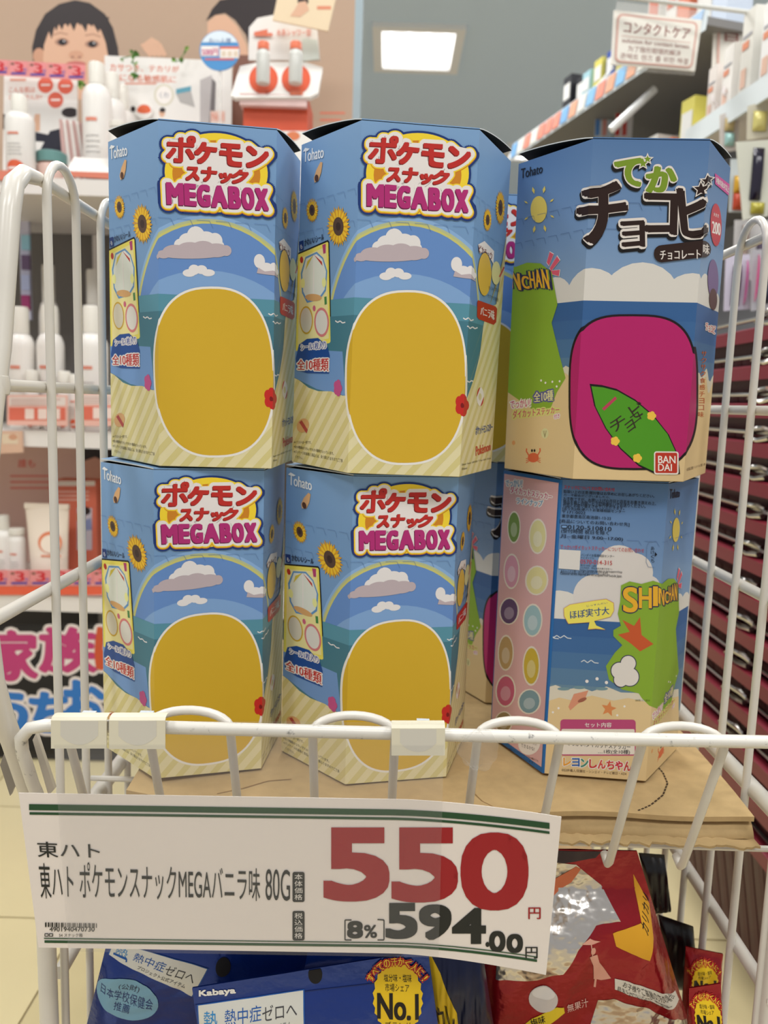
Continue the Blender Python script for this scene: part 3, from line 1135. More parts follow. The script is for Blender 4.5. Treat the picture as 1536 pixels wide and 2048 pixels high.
def sea_band(p, vtop):
    p.fr = lambda x, y: (x, y)
    for u, r in ((-.075, .012), (-.06, .017), (-.03, .02), (.0, .024), (.03, .018), (.052, .02), (.075, .014), (-.09, .009), (.092, .012)):
        p.ell(u, vtop, r, r * .95, cloud_m, 1, 24)
    sea = [(52, 92, 142), (58, 98, 146), (70, 108, 148), (84, 118, 148), (98, 128, 148)]
    h = (vtop - .052) / 5
    for k, c in enumerate(sea):
        p.rect(UL, .03, UR, vtop - k * h, ink(*c), 2 + k)


def choco_art():
    p = Print()
    vt = c8(700, 20)[1]
    sea_band(p, vt)
    p.fr = lambda x, y: (x, y)
    wave = [(UL + (UR - UL) * k / 40, .066 + .003 * math.sin(k * 1.3) + .002 * math.sin(k * .6)) for k in range(41)]
    p.poly(wave + [(UR, .04), (UL, .04)], ink(206, 198, 176), 7)
    p.poly([(u, v - .006 - .002 * math.sin(u * 160)) for u, v in wave] + [(UR, -.001), (UL, -.001)], ink(210, 184, 136), 8)
    choco_left(p, 0)
    hero_patch(p, -(BW + BS))
    # lettering
    p.fr = c7
    brn, grn, wt = ink(40, 22, 16), ink(116, 142, 38), ink(216, 208, 200)
    big = [('チ', [(500, 355), (740, 318), (756, 640), (486, 672)], .07), ('ョ', [(722, 548), (848, 540), (850, 680), (735, 692)], .07), ('コ', [(858, 388), (1030, 392), (1022, 612), (862, 616)], .07), ('ヒ', [(1040, 362), (1192, 380), (1186, 625), (1070, 630)], .07)]
    sm = [('て', [(692, 208), (836, 196), (836, 342), (720, 348)], .06), ('か', [(872, 252), (1025, 225), (1020, 370), (866, 378)], .06)]
    for ch, q, o_ in big + sm:
        p.halo(ch, q, 19, ink(16, 12, 12), 10, 0, 15, -8, 18)
        p.halo(ch, q, 18, wt, 11, 0, 15)
    for cx, cy, r in ((1165, 365, 40), (1200, 320, 32), (845, 222, 26), (870, 198, 22)):
        star(p, cx - 6, cy + 12, r + 14, ink(16, 12, 12), 10)
        star(p, cx, cy, r + 14, wt, 11)
        star(p, cx, cy, r, grn if cx < 900 else brn, 12)
    for ch, q, o_ in big:
        p.halo(ch, q, 3 if ch == 'ョ' else 5, brn, 12, 0, 10)
        p.text(ch, q, brn, 13, o_)
    for ch, q, o_ in sm:
        p.halo(ch, q, 6, grn, 12, o_, 10)
        p.text(ch, q, grn, 13, o_)
    # plain crimson rounded block holding up the page where the printed figure stands
    p.fr = c8
    P = []
    for k in range(72):
        t = 2 * PI * k / 72
        c, s = math.cos(t), math.sin(t)
        P.append((790 + 352 * math.copysign(abs(c) ** .62, c), 520 + 428 * math.copysign(abs(s) ** .62, s)))
    p.poly(P, ink(28, 16, 20), 13)
    p.poly([(790 + (x - 790) * .968, 520 + (y - 520) * .972) for x, y in P], ink(172, 30, 98), 14)
    # surfboard
    sb = [(556, 484), (620, 490), (700, 510), (800, 566), (900, 650), (980, 750), (1030, 860), (1040, 960), (980, 964), (900, 958), (820, 920), (720, 830), (640, 720), (580, 600)]
    p.poly([(800 + (x - 800) * 1.025, 724 + (y - 724) * 1.03) for x, y in sb], BLACK, 15)
    p.poly([(800 + (x - 800) * .985, 724 + (y - 724) * .975) for x, y in sb], ink(74, 142, 30), 16)
    p.poly([(618, 612), (690, 545), (700, 558), (630, 624)], ink(176, 60, 84), 17)
    dk = ink(50, 44, 30)
    for ch, q in (('チ', [(650, 690), (735, 640), (755, 700), (680, 750)]), ('ョ', [(740, 700), (785, 665), (805, 715), (765, 745)]), ('コ', [(770, 660), (815, 625), (835, 665), (792, 700)]), ('ビ', [(755, 600), (830, 570), (850, 640), (800, 665)])):
        p.text(ch, q, dk, 17, .02)
    yf = ink(226, 184, 70)
    for x, y in ((890, 650), (690, 790), (812, 882)):
        for k in range(5):
            t = 2 * PI * k / 5
            p.ell(x + 13 * math.cos(t), y + 13 * math.sin(t), 13, 13, yf, 17, 10)
    # maker's square
    p.rrect(903, 844, 1038, 970, 14, ink(222, 214, 204), 18)
    p.rrect(910, 851, 1030, 962, 8, ink(178, 52, 34), 19)
    p.text('BAN', (926, 868, 1020, 908), ink(228, 222, 214), 20, .03)
    p.text('DAI', (926, 912, 1000, 950), ink(228, 222, 214), 20, .03)
    # flavour plate
    p.fr = c7
    p.rrect(904, 676, 1214, 772, 44, ink(44, 26, 20), 15)
    p.text('チョコレート味', [(938, 702), (1204, 694), (1204, 752), (938, 758)], wt, 16, .03)
    # right face
    p.poly([(1242, 282), (1326, 340), (1326, 410), (1242, 345)], ink(196, 70, 140), 9)
    p.text('対象年齢3才以上', [(1248, 300), (1322, 352), (1322, 392), (1248, 338)], WHITE, 10, .02)
    p.ell(1246, 580, 32, 122, ink(184, 52, 62), 9)
    p.text('大きさ', [(1232, 510), (1262, 518), (1262, 540), (1232, 530)], WHITE, 10, .02)
    p.text('200', [(1224, 560), (1270, 570), (1270, 640), (1224, 628)], WHITE, 10, .03)
    p.ell(1228, 890, 30, 112, ink(110, 88, 130), 9)
    p.ell(1228, 1000, 22, 60, ink(84, 50, 46), 9)
    p.fr = c8
    for k, s_ in enumerate('サクサク食感チョコ味'):
        p.text(s_, [(1160 + k * -2, 320 + k * 36), (1190 - k * 2, 318 + k * 36), (1190 - k * 2, 346 + k * 36), (1160 - k * 2, 348 + k * 36)], ink(178, 92, 44), 10, .03)
    p.halo('チョコビ', [(1186, 160), (1238, 180), (1236, 225), (1186, 205)], 5, WHITE, 9, .02, 6)
    p.text('チョコビ', [(1186, 160), (1238, 180), (1236, 225), (1186, 205)], ink(190, 60, 60), 10, .02)
    p.text('©臼井儀人/双葉社・シンエイ・テレビ朝日・ADK', [(1080, 938), (1180, 905), (1180, 920), (1080, 955)], ink(90, 70, 50), 10, 0)
    perforation(p, ((c7(500, 455)[1], -.004), (c7(500, 600)[1], -.004)), ink(66, 92, 132))
    return p


def info_art():
    p = Print()
    vt = f9(700, 1090)[1]
    sea_band(p, vt)
    p.fr = f9
    for x, y, r in ((700, 930, 150), (860, 730, 150), (960, 760, 130), (1060, 860, 80), (900, 950, 160), (640, 1020, 100)):
        p.ell(x, y, r, r, ink(206, 200, 194), 1)
    p.fr = f10
    p.poly([(300, 270), (360, 262), (420, 285), (500, 272), (560, 295), (640, 268), (720, 300), (900, 290), (1040, 260), (1040, 820), (290, 800)], ink(206, 198, 178), 7)
    p.poly([(300, 350), (380, 330), (450, 345), (560, 318), (680, 345), (760, 330), (900, 345), (1040, 300), (1040, 830), (280, 830)], ink(212, 186, 138), 8)
    for x, y in ((404, 282), (490, 274), (614, 280)):
        p.ell(x, y, 34, 9, teal_m, 9)
    for x, y in ((532, 240), (588, 226), (640, 246)):
        p.ell(x, y, 9, 9, WHITE, 9)
    p.poly([(540, 290), (520, 340), (480, 365), (440, 400), (430, 380), (460, 310)], ink(206, 140, 110), 9)
    p.ell(506, 342, 26, 10, ink(150, 90, 70), 10, rot=-.4)
    star(p, 652, 390, 44, ink(206, 130, 76), 9, .2)
    for x, y in ((345, 410), (376, 388), (740, 376), (700, 425)):
        p.ell(x, y, 6, 6, WHITE, 9)
    for x, y in ((550, 130), (330, -2), (400, -4)):
        p.line([(x - 50, y + 4), (x - 34, y - 6), (x - 15, y + 8), (x + 5, y - 6), (x + 24, y + 8), (x + 46, y + 10)], 5, ink(200, 208, 214), 9)
    choco_left(p, BW + BS)
    hero_patch(p, 0)
    # notices
    p.fr = f9
    dk, rd = ink(20, 24, 36), ink(178, 40, 40)
    L = [('スナックについてのお問い合わせ', (488, 182, 832, 214), rd, 0), ('取扱い上の注意:開封後はお早めにお召しあがりください。', (485, 214, 1100, 250), dk, 0), ('万一不都合がございましたら、', (485, 240, 800, 262), dk, 0), ('お手数ですが、お買い上げの月日と店名をお書き添えの上、', (484, 262, 1112, 300), dk, 0), ('現品を箱と内袋ごと下記宛着払いでお送りください。', (482, 284, 1040, 322), dk, 0), ('代品とお取り替えさせていただきます。', (480, 306, 895, 338), dk, 0), ('[送り先](株)東ハトお客様相談センター', (478, 330, 900, 362), dk, 0), ('〒171-0022', (476, 354, 632, 376), dk, 0), ('東京都豊島区南池袋1-13-23', (474, 378, 804, 408), dk, 0), ('[商品についてのお問い合わせ先]', (460, 412, 930, 450), dk, 0), ('0120-510810', (514, 450, 808, 482), dk, .015), ('(受付時間 祝日を除く', (470, 476, 790, 514), dk, 0), ('月~金曜日 9:00~17:00)', (466, 512, 886, 550), dk, 0), ('でっかい!ダイカットステッカーについてのお問い合わせ', (464, 582, 1030, 624), rd, 0), ('バンダイお客様相談センター', (604, 640, 828, 664), dk, 0), ('ナビダイヤル', (602, 662, 692, 676), dk, 0), ('0570-014-315', (600, 680, 812, 714), rd, .0), ('受付10時~16時', (600, 714, 705, 728), dk, 0), ('(土日祝日、弊社指定休業日を除く)', (600, 730, 812, 748), dk, 0), ('https://www.bandai.co.jp/support/top', (598, 744, 880, 768), dk, 0), ('海外からのお問い合わせは受け付けておりません。', (466, 752, 795, 782), dk, 0), ('Customer service inquiries are not accepted from outside Japan.', (464, 766, 880, 798), dk, 0)]
    for s_, (x0, y0, x1, y1), m, of in L:
        t = .028 * (x1 - x0)
        e = 4 if x1 - x0 > 250 else 1
        p.text(s_, [(x0, y0), (x1, y0 + t), (x1 - 1, y1 + e), (x0 - 1, y1 - t + e)], m, 12, .015 if y0 < 560 else of)
        if m is rd and of == 0 and y0 < 600:
            pass
    p.rrect(470, 452, 510, 474, 4, dk, 12)
    p.rrect(474, 456, 506, 470, 4, ink(110, 146, 190), 13)
    p.poly([(458, 616), (600, 622), (592, 752), (452, 744)], ink(206, 202, 196), 11)
    p.text('あけくち', [(1072, 580), (1098, 580), (1096, 700), (1070, 696)], ink(112, 144, 186), 11, 0)
    p.it.pop()
    for k, ch in enumerate('あけくち'):
        p.text(ch, (1074, 584 + k * 28, 1098, 608 + k * 28), dk, 12, 0)
    p.poly([(1102, 620), (1118, 638), (1100, 652)], dk, 12)
    p.line([(1110, 548), (1066, 552), (1048, 580), (1042, 690), (1056, 722), (1098, 726)], 2.5, ink(90, 116, 150), 12)
    bub = [(490, 1010), (530, 985), (700, 955), (770, 945), (820, 970), (822, 1020), (800, 1060), (690, 1090), (705, 1120), (765, 1145), (700, 1140), (650, 1145), (660, 1098), (520, 1110), (492, 1060)]
    p.poly([(655 + (x - 655) * 1.02, 1040 + (y - 1040) * 1.04) for x, y in bub], ink(196, 140, 90), 12)
    p.poly(bub, ink(224, 212, 92), 13)
    p.text('ほぼ実寸大', [(528, 1024), (790, 992), (792, 1044), (532, 1080)], ink(40, 76, 128), 14, .03)
    p.text('じっすんだい', [(640, 986), (780, 962), (780, 973), (642, 997)], ink(40, 76, 128), 14, 0)
    p.fr = f10
    p.rrect(386, 448, 802, 645, 18, ink(176, 70, 112), 11)
    p.rrect(392, 500, 796, 638, 8, ink(218, 210, 196), 12)
    p.text('セット内容', (520, 464, 668, 490), WHITE, 13, .02)
    p.text('スナック', (600, 540, 690, 568), dk, 13, .02)
    p.text('でっかい!ダイカットステッカー', [(420, 566), (772, 582), (772, 612), (420, 590)], dk, 13, .02)
    p.text('…1枚(全10種)', [(594, 610), (770, 612), (768, 640), (594, 636)], dk, 13, .02)
    cols = (ink(216, 150, 50), ink(40, 90, 160), ink(60, 130, 110), ink(190, 50, 50), ink(196, 70, 60), ink(190, 60, 56), ink(190, 50, 66), ink(180, 60, 50))
    for k, ch in enumerate('レヨンしんちゃん'):
        x = 402 + k * 47.5
        q = (x, 655 + k * 3, x + 43, 700 + k * 4)
        p.halo(ch, q, 4, WHITE, 12, .05, 8)
        p.heavy(ch, q, 1.8, cols[k], 13, .015)
    p.text('©臼井儀人/双葉社・シンエイ・テレビ朝日・ADK', [(394, 714), (754, 736), (752, 752), (394, 730)], ink(80, 60, 44), 12, 0)
    # sticker sheet face
    p.fr = lambda x, y: (x, y)
    w = -BW / 2
    p.rect(UL, -.001, w + .0012, BH + .001, ink(34, 96, 156), 10)
    p.rect(w - BS + .001, .004, w - .0012, BH - .0025, ink(206, 164, 164), 11)
    p.fr = f9
    for s_, q, m in (('でっかい!', [(104, 130), (214, 128), (212, 185), (104, 170)], ink(90, 140, 180)), ('ダイカットステッカー', [(134, 170), (412, 238), (410, 282), (136, 218)], ink(190, 66, 110)), ('ラインナップ', [(176, 250), (352, 280), (346, 326), (176, 292)], ink(90, 140, 180))):
        p.halo(s_, q, 7, WHITE, 12, .03, 8)
        p.text(s_, q, m, 13, .03)
    stk = [(160, 450, 44, 110, (110, 140, 70)), (318, 520, 60, 120, (212, 206, 150)), (145, 745, 54, 120, (206, 150, 170)), (312, 815, 78, 100, (216, 208, 150)), (130, 1010, 66, 92, (90, 66, 104)), (286, 1080, 66, 112, (150, 184, 190))]
    for x, y, rx, ry, c in stk:
        p.ell(x, y, rx, ry, ink(222, 214, 200), 12, 20)
        p.ell(x, y, rx * .86, ry * .9, ink(*c), 13, 20)
        p.ell(x, y + ry * .15, rx * .5, ry * .45, ink(*[min(235, int(v * .6 + 90)) for v in c]), 14, 16)
    p.fr = f10
    for x, y, rx, ry, c in ((90, 70, 44, 100, (180, 150, 100)), (230, 150, 48, 110, (196, 170, 60)), (90, 280, 56, 90, (190, 90, 120)), (220, 345, 64, 70, (120, 150, 160)), (80, 450, 50, 60, (150, 130, 90))):
        p.ell(x, y, rx, ry, ink(222, 214, 200), 12, 20)
        p.ell(x, y, rx * .86, ry * .9, ink(*c), 13, 20)
        p.ell(x, y + ry * .15, rx * .5, ry * .45, ink(*[min(235, int(v * .6 + 90)) for v in c]), 14, 16)
    p.ell(220, 575, 60, 62, WHITE, 12)
    p.text('いろんなシーンが!', [(176, 540), (262, 570), (262, 590), (176, 560)], BLACK, 13, 0)
    p.text('できるかな?', [(176, 570), (250, 598), (250, 618), (176, 590)], BLACK, 13, .01)
    p.text('※ダイカットステッカーは全10種のうち', [(110, 590), (270, 668), (270, 680), (110, 602)], BLACK, 13, 0)
    p.text('1種が入っています。', [(120, 612), (250, 680), (250, 692), (120, 624)], BLACK, 13, 0)
    perforation(p, ((f9(500, 535)[1], -.003),), ink(80, 106, 150))
    return p


mega_board = ramp_mat([(0, (214, 204, 160)), (.10, (140, 172, 200)), (.55, (112, 148, 188)), (.80, (114, 150, 190)), (1, (122, 158, 198))], BH, 'm')
choco_board = ramp_mat([(0, (206, 178, 128)), (.3, (120, 150, 184)), (.55, (128, 154, 184)), (.75, (108, 138, 176)), (1, (80, 114, 158))], BH, 'c')
mega_lid, choco_lid = ink(122, 158, 198), ink(80, 114, 158)
ART_M, ART_C, ART_I = mega_art(), choco_art(), info_art()
G1 = 'pale blue hexagonal snack boxes with a red and pink title'
UP = Z0 + BH + .0022
LW = Z0
# name order: upper left, upper middle, lower left, lower middle, hidden one behind
for args, lab, bul in (
    ((-.1053, .5017, UP, .1457, .024, .0045, -.0984, .2584), 'sky blue beach printed snack box, top of the stack nearest the left side wires', .0062),
    ((.0112, .4897, UP, .1077, .022, .0122, -.0193, -.0178), 'sky blue beach printed snack box, top of the middle stack', .0062),
    ((-.1096, .5046, LW, .2885, 0, 0, -.0161, .1459), 'sky blue beach printed snack box, bottom of the stack nearest the left side wires', .0012),
    ((.0136, .5032, LW, .2309, 0, 0, -.0437, .0146), 'sky blue beach printed snack box, bottom of the middle stack', .0012),
    ((.0720, .6330, UP, .05, 0, 0, 0, 0), 'sky blue snack box mostly hidden in the gap behind the two front upper boxes', .005),
):
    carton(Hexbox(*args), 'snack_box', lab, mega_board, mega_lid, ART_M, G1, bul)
G2 = 'darker blue hexagonal snack boxes with sand at the foot'
for args, lab, bul, art in (
    ((.1509, .5026, UP, -.025, .0227, -.0091, -.0567, -.0283), 'blue box with big brown and green lettering over a crimson shape and green surfboard', .0058, ART_C),
    ((.1468, .5172, LW, -.098, 0, 0, -.0169, -.0312), 'turned blue box showing printed notices and a pink sticker sheet side', .0012, ART_I),
    ((.1235, .6480, LW, -.02, 0, 0, 0, 0), 'shaded blue box with a small sun, standing deep in the gap of the lower row', .0012, ART_C),
):
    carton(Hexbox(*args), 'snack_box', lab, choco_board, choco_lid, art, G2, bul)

# ================================================================== PRICE CARD AND ITS CLEAR SLEEVE
card_p = mat((222, 213, 205), .45, 0, .35, .015, 8)
grn_d, blk, red_p = ink(34, 72, 44), ink(34, 36, 34), ink(150, 28, 34)


def card_Y(x, y):
    t = max(0, min(1.2, (y - 1590) / 310))
    c = max(0, (x - 800) / 320)
    return .398 + .010 * t - .011 * c * c + .0015 * math.sin(x * .006)


def card_pt(u, v):
    x0, x1 = 37 + 40 * v, 1123 - 31 * v
    x = x0 + (x1 - x0) * u
    c = max(0, (u - .70) / .30)
    yt = 1586 + 18 * u + 30 * c ** 1.6
    yb = 1895 + 17 * u + 38 * c ** 1.5
    y = yt + (yb - yt) * v
    return aty(x, y, card_Y(x, y))


pc = thing('price_card', 'large white price card with big red numerals and green lines', 'price card', tuple(card_pt(.5, 1)))
MB().sheet(card_pt, 48, 8, card_p, .0004).build('card', pc)
cm = lambda x, y, l: aty(x, y, card_Y(x, y) - .00025 - l)


def curve_y(x, base0, slope, drop):
    c = max(0, (x - 790) / 320)
    return base0 + slope * (x - 40) + drop * c ** 1.6


def rule(p, x0, x1, base, th, slope, drop, m):
    n = 30
    X = [x0 + (x1 - x0) * k / n for k in range(n + 1)]
    for a, b in zip(X, X[1:]):
        p.poly([(a, curve_y(a, base, slope, drop)), (b, curve_y(b, base, slope, drop)), (b, curve_y(b, base, slope, drop) + th), (a, curve_y(a, base, slope, drop) + th)], m, 1)


p = Print()


def bold(ch, q, m, r):
    p.heavy(ch, q, r * .8, m, 2, .0)


rule(p, 58, 1099, 1608, 12, .0145, 24, grn_d)
rule(p, 59, 1099, 1624, 5, .0145, 25, grn_d)
rule(p, 88, 1074, 1875, 2, .013, 30, grn_d)
rule(p, 89, 1074, 1880, 5, .013, 31, grn_d)
p.text('東ハト', [(73, 1683), (199, 1687), (200, 1717), (76, 1714)], blk, 2, .015)
p.text('東ハト', [(76, 1726), (146, 1729), (147, 1797), (82, 1797)], blk, 2, .01)
p.text('ポケモンスナックMEGAバニラ味', [(158, 1724), (520, 1736), (520, 1802), (160, 1798)], blk, 2, .01)
p.text('80G', [(531, 1738), (580, 1740), (580, 1802), (531, 1800)], blk, 2, .01)
for y0, y1, chars in ((1744, 1804, '本体価格'), (1822, 1881, '税込価格')):
    p.rrect(585, y0, 609, y1, 4, blk, 2)
    h = (y1 - y0 - 6) / 4
    for k, ch in enumerate(chars):
        p.text(ch, (589, y0 + 4 + k * h, 605, y0 + 2 + (k + 1) * h), ink(222, 216, 208), 3, 0)
for ch, x0, x1, y0, y1, m, of in (('5', 647, 779, 1655, 1803, red_p, .06), ('5', 783, 916, 1655, 1805, red_p, .06), ('0', 921, 1057, 1665, 1821, red_p, .06)):
    bold(ch, (x0, y0, x1, y1), m, 9)
p.text('円', (1057, 1815, 1081, 1838), red_p, 2, .03)
for ch, x0, x1, y0, y1 in (('5', 771, 835, 1806, 1878), ('9', 838, 903, 1809, 1880), ('4', 904, 972, 1816, 1888)):
    bold(ch, (x0, y0, x1, y1), blk, 5)
p.ell(975, 1889, 4, 5, blk, 2)
for x0, x1, y0, y1 in ((978, 1011, 1862, 1904), (1013, 1046, 1868, 1906)):
    bold('0', (x0, y0, x1, y1), blk, 2.6)
p.text('円', (1051, 1894, 1075, 1917), blk, 2, .02)
for q in ([(703, 1840), (690, 1840), (690, 1880), (703, 1880)], [(755, 1839), (768, 1840), (768, 1880), (755, 1880)]):
    p.line(q, 2.2, blk, 2)
bold('8', (694, 1842, 726, 1877), blk, 2.4)
bold('%', (728, 1850, 754, 1876), blk, .8)
x = 90
random.seed(11)
while x < 193:
    w = random.choice((1.2, 1.2, 2.2, 3))
    p.rect(x, 1845 + (x - 90) * .015, x + w, 1854 + (x - 90) * .015, blk, 2)
    x += w + random.choice((1.4, 1.8, 2.6))
p.text('4901940470730', (99, 1854, 189, 1863), blk, 2, .015)
p.text('54 スナック箱', (118, 1867, 165, 1874), blk, 2, 0)
for k in range(2):
    p.rect(89 + k * 9, 1867, 97 + k * 9, 1873, blk, 2)
    p.rect(90.5 + k * 9, 1868.5, 95.5 + k * 9, 1871.5, ink(200, 195, 188), 3)
p.build('print', pc, cm, [40 + 25 * k for k in range(44)], [1590 + 50 * k for k in range(8)], None, 4e-5)

film = thing('sign_sleeve', 'clear plastic sleeve taped over the front rail in front of the price card', 'sign holder', tuple(aty(495, 1910, .404)))


def film_pt(u, v):
    x0, x1 = 104 + 32 * v, 889 - 12 * v
    x = x0 + (x1 - x0) * u
    y = 1441 + 4 * u + (1903 - 1441 + 8 * u) * v
    return aty(x, y, min(.4035, card_Y(x, y) - .0022 if y > 1570 else .4035 - (.0075 * max(0, (y - 1470) / 100) if y > 1470 else 0)))


film_m = clear_mat(.035, .10)
fs_ = MB()
fs_.sheet(film_pt, 24, 16, film_m, .0002)
fs_.build('film', film)
tab_m = mat((208, 202, 180), .5, 0, .35, .03, 30)
clip_m = mat((190, 196, 200), .25, 0, .5)
for x0, x1, y0, y1 in ((103, 214, 1436, 1496), (219, 331, 1436, 1497), (783, 890, 1452, 1510)):
    # a tab folded over the rail, its lower edge a little rounded
    def tab(u, v, x0=x0, x1=x1, y0=y0, y1=y1):
        x = x0 + (x1 - x0) * u
        w = v * 1.25 - .25
        if w < 0:
            a = aty(x, y0, .4028)
            return Vector((a.x, .4028 - w / .25 * .0075, a.z + .0008 * math.sin(PI * -w / .25)))
        return aty(x, y0 + (y1 - y0) * w, .4028)
    t = MB().sheet(tab, 6, 12, tab_m, -.0007, (0, 1, 0)).build('tape_tab', film)
    c_ = MB()

    def clipf(u, v, x0=x0, x1=x1, y0=y0, y1=y1):
        x = x0 + (x1 - x0) * (.16 + .68 * u)
        return aty(x, y0 + 6 + (y1 - y0 - 12) * v * (math.sin(PI * (.12 + .76 * u)) ** .5), .4020)
    c_.sheet(clipf, 10, 3, mat((196, 192, 180), .4, 0, .4), .0002).build('tape_patch', t)
    a, b = aty(x0 + (x1 - x0) * .48, y0 - 3, .408), aty(x0 + (x1 - x0) * .72, y0 - 3, .408)
    MB().box((a.x, .404, a.z - .0012), (b.x, .416, a.z + .0002), clip_m).build('clip', t)
# crumpled clear tape on the rail
ct = MB()
rt = random.Random(3)
c0 = aty(955, 1490, .4055)


def wad(u, v):
    a, b = 2 * PI * u, PI * v
    r = 1 + .10 * math.sin(3 * a + 3 * b) + .08 * math.sin(5 * b - 4 * a)
    return c0 + Vector((.010 * math.sin(b) * math.cos(a) * r, .0025 * math.sin(b) * math.sin(a) - .006, .0105 * math.cos(b) * r))


ct.grid(wad, 36, 18, clear_mat(.05, .15))
wd = ct.build('tape_scrap')
own_origin(wd, c0)
tag(wd, 'crumpled scrap of clear tape stuck on the front rail right of the sleeve', 'tape')

# ================================================================== CANDY BAGS IN THE LOWER TRAY
blue_foil = mat((22, 52, 132), .24, .5, .5, .10, 40, .5, bd=.004)
red_foil = mat((140, 20, 30), .22, .4, .5, .12, 36, .6, bd=.006)
silver = mat((200, 195, 188), .24, .9, .5, .10, 17, .9, bd=.03)


class Bag:
    """foil pouch: photo quad at a given depth, pillow-shaped, with sealed edges and creases"""

    def __init__(self, quad, Y, tilt=0.0, th=.016, amp=.0016, seed=1, seal=.12):
        self.q = [aty(x, y, Y + tilt * (y - quad[0][1]) / 300) for x, y in quad]
        self.px = quad
        self.th, self.amp, self.seal = th, amp, seal
        self.n = -((self.q[1] - self.q[0]).cross(self.q[3] - self.q[0])).normalized()
        if self.n.y > 0:
            self.n = -self.n
        r = random.Random(seed)
        self.w = [(r.uniform(4, 26), r.uniform(4, 26), r.uniform(0, 6)) for _ in range(7)]

    def h(self, u, v):
        e = min(1, u / .1, (1 - u) / .1) if 0 < u < 1 else 0
        e = max(0, e)
        s = max(0, min(1, (v - self.seal) / .22)) * max(0, min(1, (1 - v) / .15))
        b = math.sin(e * PI / 2) * math.sin(s * PI / 2)
        c = sum(math.sin(a * u + b_ * v + p) ** 3 for a, b_, p in self.w) / 7
        return self.th * b + self.amp * c * (.25 + b) * (1 if 0 <= u <= 1 else 0)

    def pt(self, u, v, l=0, side=1):
        a = self.q[0] * (1 - u) + self.q[1] * u
        b = self.q[3] * (1 - u) + self.q[2] * u
        return a * (1 - v) + b * v + self.n * (side * (.0004 + max(0, self.h(u, v))) if l == 0 else .0004 + max(0, self.h(u, v)) + l) - self.n * self.th * .6

    def make(self, name, label, cat, m, group, nu=56, nv=56, hole=None):
        o = thing(name, label, cat, tuple((self.q[2] + self.q[3]) / 2), group)
        mb = MB()
        mb.grid(lambda u, v: self.pt(u, v), nu, nv, m)
        mb.grid(lambda u, v: self.pt(u, v, 0, -1), nu // 2, nv // 2, m)
        mb.build('pouch', o)
        self.o, self.nu = o, nu
        return o

    def frame(self):
        A, B, C, D = [np.array(q, float) for q in self.px]

        def inv(x, y):
            u = v = .5
            for _ in range(8):
                P = A * (1 - u) * (1 - v) + B * u * (1 - v) + C * u * v + D * (1 - u) * v - np.array((x, y))
                du = (B - A) * (1 - v) + (C - D) * v
                dv = (D - A) * (1 - u) + (C - B) * u
                st = np.linalg.solve(np.array((du, dv)).T, -P)
                u, v = u + st[0], v + st[1]
            return (u, v)
        return inv

    def put(self, pr, name='print'):
        c = [k / self.nu for k in range(1, self.nu)]
        o = pr.build(name, self.o, lambda u, v, l: self.pt(u, v, l + 1e-4), c, c, (0.004, .996, 0.004, .996), 1.2e-4)
        bm = bmesh.new()
        bm.from_mesh(o.data)
        bmesh.ops.remove_doubles(bm, verts=bm.verts, dist=8e-7)
        for f_ in bm.faces:
            f_.smooth = True
        bm.to_mesh(o.data)
        bm.free()
        return o


wh = mat((206, 208, 206), .3, .25, .5)
whi = ink(224, 222, 218)
blu_t, yel_s, org_t = ink(26, 84, 160), ink(216, 180, 30), ink(226, 110, 40)
hole_m = mat((8, 10, 22), .7)


def seal_badge(p, cx, cy, rx, ry):
    P = []
    for k in range(48):
        t = 2 * PI * k / 48
        r = 1.0 if k % 2 else .93
        P.append((cx + rx * r * math.cos(t), cy + ry * r * math.sin(t)))
    p.poly(P, yel_s, 3)
    p.text('塩分味・塩味', (cx - rx * .55, cy - ry * .62, cx + rx * .55, cy - ry * .42), BLACK, 4, 0)
    p.text('市場シェア', (cx - rx * .5, cy - ry * .38, cx + rx * .45, cy - ry * .18), BLACK, 4, 0)
    p.heavy('No.1', (cx - rx * .82, cy - ry * .14, cx + rx * .82, cy + ry * .55), .8, BLACK, 4, 0, 0, 0, 1.5)
    p.text('ブランド', (cx - rx * .5, cy + ry * .6, cx + rx * .5, cy + ry * .8), BLACK, 4, .01)
    ry_, h = rx * 1.12, rx * .28
    for hm, m, ly, of in ((1, ink(176, 40, 30), 5, .1), (0, ink(232, 196, 60), 6, .03)):
        if hm:
            for dx, dy in ((-3, 0), (3, 0), (0, -3), (0, 3)):
                p.arc_text('すべての汗かく人に!', cx + dx, cy + dy, ry_, h, 25, 155, m, 5, .06, .85)
        else:
            p.arc_text('すべての汗かく人に!', cx, cy, ry_, h, 25, 155, m, 6, .02, .85)


def silver_label(p, q, lab='熱中症ゼロへ', sub='プロジェクト公式アイテム', mark=True):
    TL, TR, BR, BL = q
    at = lambda a, b: tuple((TL[i] * (1 - a) + TR[i] * a) * (1 - b) + (BL[i] * (1 - a) + BR[i] * a) * b for i in (0, 1))
    box = lambda a0, b0, a1, b1: [at(a0, b0), at(a1, b0), at(a1, b1), at(a0, b1)]
    p.poly(q, blu_t, 2)
    p.poly(box(.012, .02, .988, .985), wh, 3)
    p.text('熱', box(.06, .18, .19, .62), ink(40, 130, 190), 4, .0)
    p.line([at(.05, .72), at(.20, .66), at(.21, .8)], 3, blu_t, 4)
    p.text(lab[:3], box(.26, .2, .60, .58), blu_t, 4, .01)
    p.text(lab[3:], box(.61, .24, .93, .60), ink(60, 60, 66), 4, .01)
    p.text(sub, box(.34, .70, .88, .86), ink(60, 60, 66), 4, 0)


